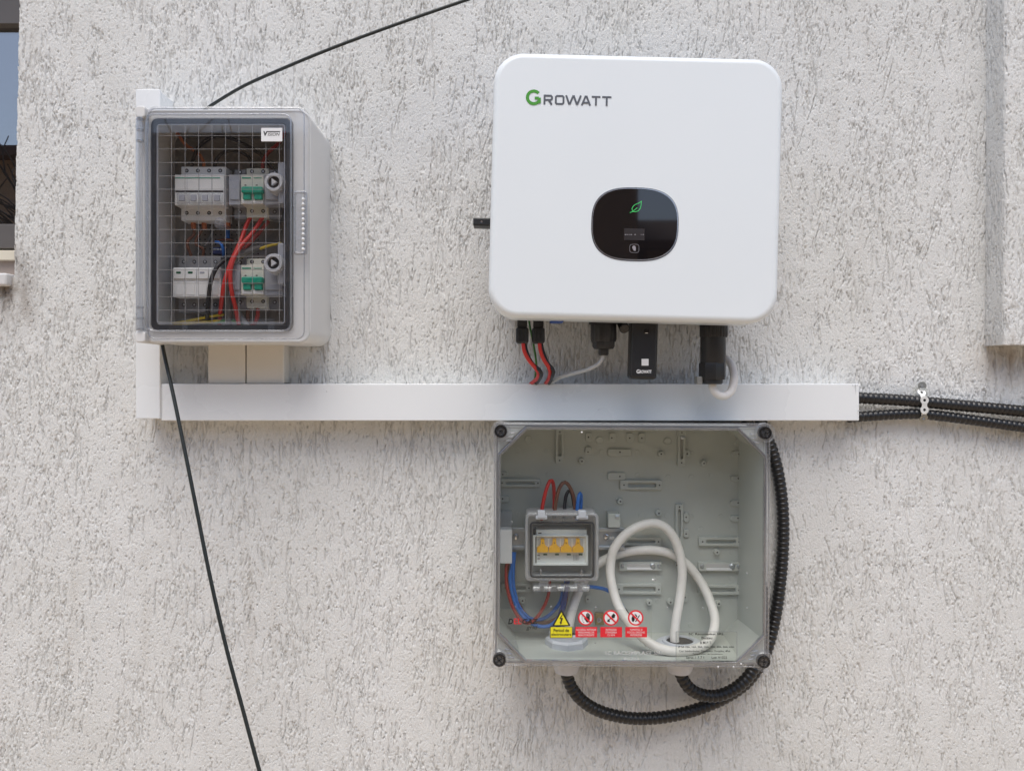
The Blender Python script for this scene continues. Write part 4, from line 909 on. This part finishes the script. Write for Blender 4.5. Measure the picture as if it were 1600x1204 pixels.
def disc(cx, cy_, r, mat, d, par, name): return poly(name, [(cx + r * math.cos(2 * math.pi * k / 32), cy_ + r * math.sin(2 * math.pi * k / 32)) for k in range(32)], mat, d, par)
for n, cx in enumerate((915.3, 954.6, 993.3)):
    ps = disc(cx, 964.7, 12.2, M['s_red'], dP, lid, 'prohibition_sign'); disc(cx, 964.7, 9.8, M['s_white'], dP + .0002, ps, 'sign_face')
    P_ = lambda nm, pts: poly(nm, [(cx + x, 964.7 + y) for x, y in pts], M['ink'], dP + .0004, ps)
    if n == 0:
        P_('palm', [(-2, 2), (0, 0), (1, -2), (6, -2), (6.5, 2), (4, 7), (1.5, 7)])
        for fxx in ((1, -2, 1.2, -6.5), (2.7, -2, 3, -8), (4.3, -2, 4.7, -7.3), (5.7, -1, 6.3, -5.3)):
            P_('finger', [(fxx[0] - .65, fxx[1]), (fxx[2] - .65, fxx[3]), (fxx[2] + .65, fxx[3]), (fxx[0] + .65, fxx[1])])
        P_('thumb', [(0, 4.5), (-3, 1), (-2.2, .2), (1, 2)])
        for a_k in ((-6.5, 1), (-5.5, 4), (-4, 6.5), (-6.5, -2)): P_('mark', [(a_k[0], a_k[1]), (a_k[0] + 1.5, a_k[1] - .2), (a_k[0] + 1.5, a_k[1] + .7), (a_k[0], a_k[1] + .9)])
    elif n == 1:
        P_('bucket', [(.5, -3), (4, -7), (7, -4.5), (5.5, .2), (2, .5)]); P_('splash', [(-1, 0), (1.5, 0), (-3, 4), (-4, 3.5)]); P_('flame', [(-6, 6), (-4.5, 1), (-3.6, 3.5), (-2.3, 2.3), (-1.6, 6.4)])
    else:
        P_('flame', [(-6, 5), (-6.5, 0), (-4, -5), (-3.6, -1), (-2, -2.5), (-1.5, 3), (-3.5, 6.5)]); P_('match', [(-1, 5.5), (5.5, -4.5), (6.6, -3.8), (.4, 6.3)]); P_('smoke', [(-2, -6.5), (1, -5), (2.5, -2), (1.2, -1), (-.5, -3.5)])
    k_ = 9.8 * .7071; poly('bar', [(cx - k_ - .9, 964.7 - k_ + .9), (cx - k_ + .9, 964.7 - k_ - .9), (cx + k_ + .9, 964.7 + k_ - .9), (cx + k_ - .9, 964.7 + k_ + .9)], M['s_red'], dP + .0006, ps)
    xc_ = (916, 955, 994)[n]; rc_ = card(xc_ - 17, 979, xc_ + 17, 995, M['s_red'], 'red_plate')
    for li, (tx, hw) in enumerate(((('ACCESUL INTERZIS', 15.5), ('PERSOANELOR', 12.5), ('NEAUTORIZATE', 12.5)), (('INTERZISA', 8.5), ('STINGEREA', 9), ('CU APA', 6)), (('FUMATUL SI', 9.5), ('FOCUL DESCHIS', 13.5), ('INTERZISE', 9)))[n]):
        text(tx, xc_ - hw, xc_ + hw, 981.6 + 4.2 * li, 984.6 + 4.2 * li, dP + .0003, 'lettering', M['s_white'], rc_)
for tx, x0_, x1_, y0_, y1_, bd_ in (('SC Racomplast SRL', 1076, 1131, 988, 992.5, .02), ('Buzau', 1096, 1113, 994, 998, .02), ('B.M.P.T.', 1094, 1112.5, 1001.5, 1005.5, .01), ('IP 54 10A, 16A, 20A, 25A, 32A, 40A, 50A, 63A', 1060, 1147, 1008.5, 1012, .015),
                                ('Cod: Subdistribuitor, Distribuitor, Portabloc, 4Poli', 1061, 1141, 1015, 1018.6, .015), ('Temperatura de functionare', 1082, 1129, 1019.8, 1022.8, .015), ('Serie: 1 7 7 1', 1072, 1100, 1024.5, 1028.5, .01), ('Lot: V1022', 1112, 1136, 1024.5, 1028.5, .01), ('Tel/Fax 0238 710 710', 1064, 1094, 1031, 1034.2, .015), ('E-mail: office@racomplast.ro', 1102, 1144, 1031, 1034.2, .015)):
    text(tx, x0_, x1_, y0_, y1_, .1474, 'lettering', M['ink'], film2, bd_)
text('SC RACOMPLAST SRL', 945, 1036, 1016.5, 1022.5, dP - .0003, 'embossed_lettering', M['emboss'], lid, .01); text('BUZAU', 975, 998, 1026, 1030.5, dP - .0003, 'embossed_lettering', M['emboss'], lid, .01)
for x, y in ((806, 947), (861, 947), (875, 947), (931, 948), (1043, 949), (1098, 949), (1167, 895), (1167, 949), (1020, 905), (1024, 905.5), (805, 1002), (930, 1004), (909, 675), (1146, 1041), (1158, 1036.5), (1122, 1041), (800, 815)):
    p = W(x, y, .1468); MB().lathe((p.x, -.1466, p.z), (0, -1, 0), [(.0014, 0), (.0012, .0008), (.0005, .0013)], 10).build('moulding_nub', M['s_white'] if y in (905, 1041, 1036.5, 675) else M['clear_part'], lid)

# ---- inside the enclosure
rail = thing('din_rail', W(880, 858, .03), 'galvanised mounting rail carrying the small breaker box', 'mounting rail')
MB().prr(797, 829, 976, 855, .028, .011, .0005, .0005).build('web', M['steel'], rail); MB().prr(797, 824.5, 976, 830, .034, .026, .0005, .0005).build('flange', M['steel'], rail); MB().prr(797, 853.5, 976, 858.5, .034, .026, .0005, .0005).build('flange', M['steel'], rail)
for x in (806, 947):
    p = W(x, 838, .028); MB().lathe((p.x, -.0278, p.z), (0, -1, 0), [(.0052, 0), (.0052, .0015), (.0045, .0032), (.002, .004)], 18).build('screw', M['chrome'], rail)
MB().prr(952, 838, 960, 843, .0286, .028, .001, .0002).build('slot', M['box_in'], rail)
tbk = thing('terminal_block', W(790, 880, .04), 'white terminal block with clear cap at the end of the mounting rail', 'terminal block')
MB().prr(780, 828, 800, 880, .062, .030, .001, .0008).build('label_face', M['s_white'], tbk); MB().prr(779.5, 800, 800, 828.5, .055, .028, .001, .0008).build('clear_cap', M['clear_part'], tbk)
dM = .100
mbx = thing('small_breaker_box', W(878, 908, .034), 'small grey box with clear hinged cover over four yellow toggles', 'breaker box')
a, b = W(821, 907, dM - .006), W(935, 802, dM - .006)
bbx = MB().ring((a.x, a.z, b.x, b.z), (a.x + .004, a.z + .004, b.x - .004, b.z - .004), .007, .005, -.034, -.0935, .0012, 5).build('body', M['mini'], mbx)
MB().rr(a.x + .003, a.z + .003, b.x - .003, b.z - .003, .004, -.036, -.046, .0005).build('back_panel', M['box_in'], bbx)
lw0, lw1 = W(828, 903, dM), W(929, 815, dM); a, b = W(820, 908, dM), W(936, 801, dM)
cov = MB().ring((a.x, a.z, b.x, b.z), (lw0.x, lw0.z, lw1.x, lw1.z), .008, .006, -.0938, -.100, .002, 6).build('cover', M['lid_frame'], mbx)
MB().ring((lw0.x + .0002, lw0.z + .0002, lw1.x - .0002, lw1.z - .0002), (lw0.x + .0028, lw0.z + .0028, lw1.x - .0028, lw1.z - .0028), .0058, .0036, -.094, -.0985, .0005, 6).build('gasket', M['gasket'], cov)
MB().ring((lw0.x + .0032, lw0.z + .0032, lw1.x - .0032, lw1.z - .0032), (lw0.x + .0040, lw0.z + .0040, lw1.x - .0040, lw1.z - .0040), .0034, .0030, -.0965, -.0972, .0002, 5).build('inner_bead', M['lid_edge'], cov)
MB().rr(lw0.x + .0003, lw0.z + .0003, lw1.x - .0003, lw1.z - .0003, .005, -.0952, -.0964, .0003, 5).build('cover_pane', M['pane'], cov)
for x in (846, 910):
    t_ = MB().prr(x - 6, 798, x + 6, 809, .105, .092, .001, .001).build('clip', M['gland'], cov); MB().prr(x - 9, 805.5, x + 9, 811, .1035, .099, .001, .0008).build('clip_foot', M['gland'], t_)
hb = MB().prr(832, 914, 922, 924.5, .099, .088, .003, .002).build('hinge_bar', M['clear_part'], cov)
for x in (838, 856, 876, 896, 915):
    p = W(x, 919, .098); MB().cyl(p - Vector((.0058, 0, 0)), p + Vector((.0058, 0, 0)), .0044, None, 12, .0006).build('knuckle', M['lid_edge'], hb)
for x in (850, 905): MB().prr(x - 8, 906, x + 8, 915, .096, .090, .001, .0006).build('hinge_arm', M['clear_part'], hb)
for x in (845, 909): MB().prr(x - 1.5, 889, x + 1.5, 900.5, .0972, .0960, .001, .0004).build('stiffener', M['lid_edge'], cov)
mc = thing('circuit_breaker', W(878, 884, .05), 'white four-pole breaker with yellow toggles inside the small box', 'circuit breaker')
MB().prr(838, 827, 917, 882, .074, .046, .001, .0008).build('housing', M['dev_white'], mc)
fpl = MB().ring((W(833, 0, .078).x, W(0, 883, .078).z, W(919, 0, .078).x, W(0, 836, .078).z), (W(836.5, 0, .078).x, W(0, 880, .078).z, W(915.5, 0, .078).x, W(0, 838, .078).z), .001, .0008, -.074, -.0785, .0005, 3).build('faceplate', M['dev_white'], mc)
MB().prr(841, 831.8, 846, 833.2, .0745, .074, .0003, .0001).build('mark', M['ink'], mc); MB().prr(833, 826, 837, 845, .0745, .07, .001, .0005).build('clip', M['gasket'], mc)
for k in range(4):
    x = 848 + 18.4 * k
    MB().prr(x - 8.2, 841, x + 8.2, 856, .0745, .073, .0006, .0003).build('toggle_well', M['lock'], mc)
    tg = MB(); d_ = .084; q = [(x - 2.6, 842), (x + 2.6, 842), (x + 3, 849), (x + 4.8, 853), (x + 8.6, 855.5), (x + 8.8, 862.5), (x - 8.8, 862.5), (x - 8.6, 855.5), (x - 4.8, 853), (x - 3, 849)]
    tg.prism([(W(*p, d_).x, W(*p, d_).z) for p in q], -.073, -d_); t_ = tg.build('toggle', M['yellow_t'], mc, 30)
    p = W(x, 847.8, d_); MB().cyl((p.x, -d_ + .001, p.z), (p.x, -d_ - .0003, p.z), .0010, None, 10).build('hole', M['w_brown'], t_)
    MB().prr(x + 1, 864.5, x + 7, 867, .0746, .074, .0003, .0001).build('status_window', M['green_dot'], mc)
    for r_ in range(4):
        if k == 3: MB().prr(x - 7 + 2.2 * r_, 866, x - 6.5 + 2.2 * r_, 875, .0745, .074, .0001, .00005).build('print_line', M['grey_ink'], mc)
for y in (866, 871.5): MB().prr(839.5, y, 843.5, y + 2, .0745, .074, .0002, .0001).build('print_mark', M['dim_ink'], mc)
# wires inside the enclosure
EG = 'wires in the clear-lidded enclosure'
wire('red wire looping above the small breaker box', [(846, 812, .06), (847, 795, .062), (852, 770, .064), (858, 753, .060), (862, 750, .056), (865, 758, .05), (866, 778, .046), (866, 800, .046)], .0030, 'w_red', EG)
wire('brown wire looping above the small breaker box', [(866, 812, .06), (867, 795, .06), (872, 768, .060), (879, 754.5, .058), (885, 754, .056), (892, 764, .053), (897, 780, .052), (899, 812, .052)], .0030, 'w_brown', EG)
wire('black wire looping above the small breaker box', [(882, 812, .05), (882, 795, .05), (884, 776, .048), (889, 766, .046), (894, 772, .042), (897, 790, .04)], .0029, 'w_black', EG)
wire('blue wire looping above the small breaker box', [(901, 812, .06), (902, 795, .06), (904, 776, .060), (906.5, 770.5, .056), (908, 778, .05), (907, 800, .045)], .0030, 'w_blue', EG)
for x, lb in ((846.5, 'red'), (866, 'brown'), (882, 'black'), (901, 'blue')):
    cable('wire_ferrule', 'black sleeve on the %s wire entering the small box' % lb, [(x, 810, .06), (x + .3, 797, .061 if lb != 'black' else .0505)], .0035, 'w_black', 'wire sleeve', 'wire sleeves on the small breaker box')
wire('red wire hanging from the white terminal block', [(793, 876, .05), (791, 890, .05), (792, 915, .05), (800, 945, .055), (812, 966, .058), (824, 973, .060), (837, 966, .062), (850, 947, .064), (857, 928, .066), (859, 905, .066)], .0028, 'w_darkred', EG)
wire('blue wire hanging outermost from the white terminal block', [(801, 862, .042), (799, 885, .048), (797, 905, .05), (803, 936, .052), (815, 960, .054), (834, 975, .056), (855, 978, .058), (870, 968, .060), (880, 950, .062), (884, 925, .062), (884, 905, .062)], .0030, 'w_blue', EG)
wire('blue wire hanging inside the other blue wire from the terminal block', [(804, 862, .042), (802, 890, .046), (803, 918, .046), (811, 945, .046), (826, 964, .047), (845, 967, .048), (862, 957, .05), (876, 938, .052), (880, 912, .056)], .0030, 'w_blue', EG)
wire('brown wire sweeping under the small breaker box', [(797, 876, .046), (797, 900, .046), (806, 932, .046), (822, 960, .046), (845, 972, .048), (865, 968, .052), (878, 957, .055), (885, 935, .06), (886, 905, .06)], .0027, 'w_brown', EG)
wire('navy wire dropping from the small breaker box into the collar gland', [(887, 905, .075), (883, 930, .075), (877, 955, .073), (872, 980, .070), (872, 1003, .070)], .0040, 'w_navy', EG)
wire('blue wire passing behind the white cable to a dark lug', [(918, 916, .05), (930, 917, .045), (948, 921, .035), (962, 932, .03), (971, 944, .028), (977, 956, .026)], .0030, 'w_blue', EG)
lg = thing('cable_lug', W(980, 962, .012), 'dark lug on brass screw behind the prohibition signs', 'cable lug')
MB().cyl(W(975, 951, .026), W(981, 960, .022), .0036, None, 12, .0005).build('sleeve', M['w_black'], lg)
MB().prr(930, 958, 944, 976, .020, .011, .001, .001).build('brass_plate', solid('brass', (.35, .25, .10), .4, .8), lg); MB().cyl(W(936, 968, .018), W(936, 968, .024), .004, None, 14, .001).build('screw', M['chrome'], lg)
P = [(886, 1006, .072), (888, 985, .068), (895, 950, .058), (908, 915, .045), (928, 886, .034), (960, 867, .026), (1000, 859, .024), (1040, 862, .024), (1072, 880, .026), (1097, 912, .030), (1113, 948, .046), (1117, 974, .066), (1108, 1000, .092), (1085, 1014, .112), (1052, 1017, .120), (1018, 1006, .114), (988, 978, .094), (966, 945, .074), (955, 908, .060), (954, 880, .050), (960, 856, .048), (978, 834, .046), (1003, 820, .044), (1028, 818, .043), (1048, 832, .042), (1061, 860, .042), (1066, 893, .044), (1063, 930, .050), (1057, 965, .060), (1054, 992, .068), (1055, 1012, .070)]
cable('white_cable', 'thick white cable looped around inside the clear-lidded enclosure', P, .0074, 'w_white', 'cable', None, .005, 16)
sd = MB(); 
# conduits below the enclosure
zB = W(0, 1057, .07)
conduit('black corrugated conduit sweeping low from the collar gland and up behind the enclosure', [(884, 1044, .070), (887, 1058, .070), (896, 1078, .068), (915, 1098, .062), (945, 1113, .055), (990, 1121.5, .047), (1040, 1119, .040), (1090, 1107, .032), (1135, 1088, .026), (1170, 1062, .021), (1195, 1022, .017), (1210, 970, .015), (1219, 910, .0145), (1223.5, 850, .0145), (1223, 795, .0145), (1217, 745, .0145), (1207, 705, .0145), (1194, 672, .0145), (1185, 648, .018)], .0100, .0082)
conduit('black corrugated conduit curving tightly from the flat-ring gland behind the enclosure corner', [(1061, 1042, .070), (1066, 1058, .070), (1078, 1075, .068), (1098, 1085, .064), (1122, 1086, .058), (1148, 1075, .052), (1170, 1055, .046), (1186, 1025, .040), (1193, 990, .034), (1192, 940, .028), (1184, 880, .022), (1177, 800, .018), (1172, 720, .018), (1168, 650, .020)], .0100, .0082)
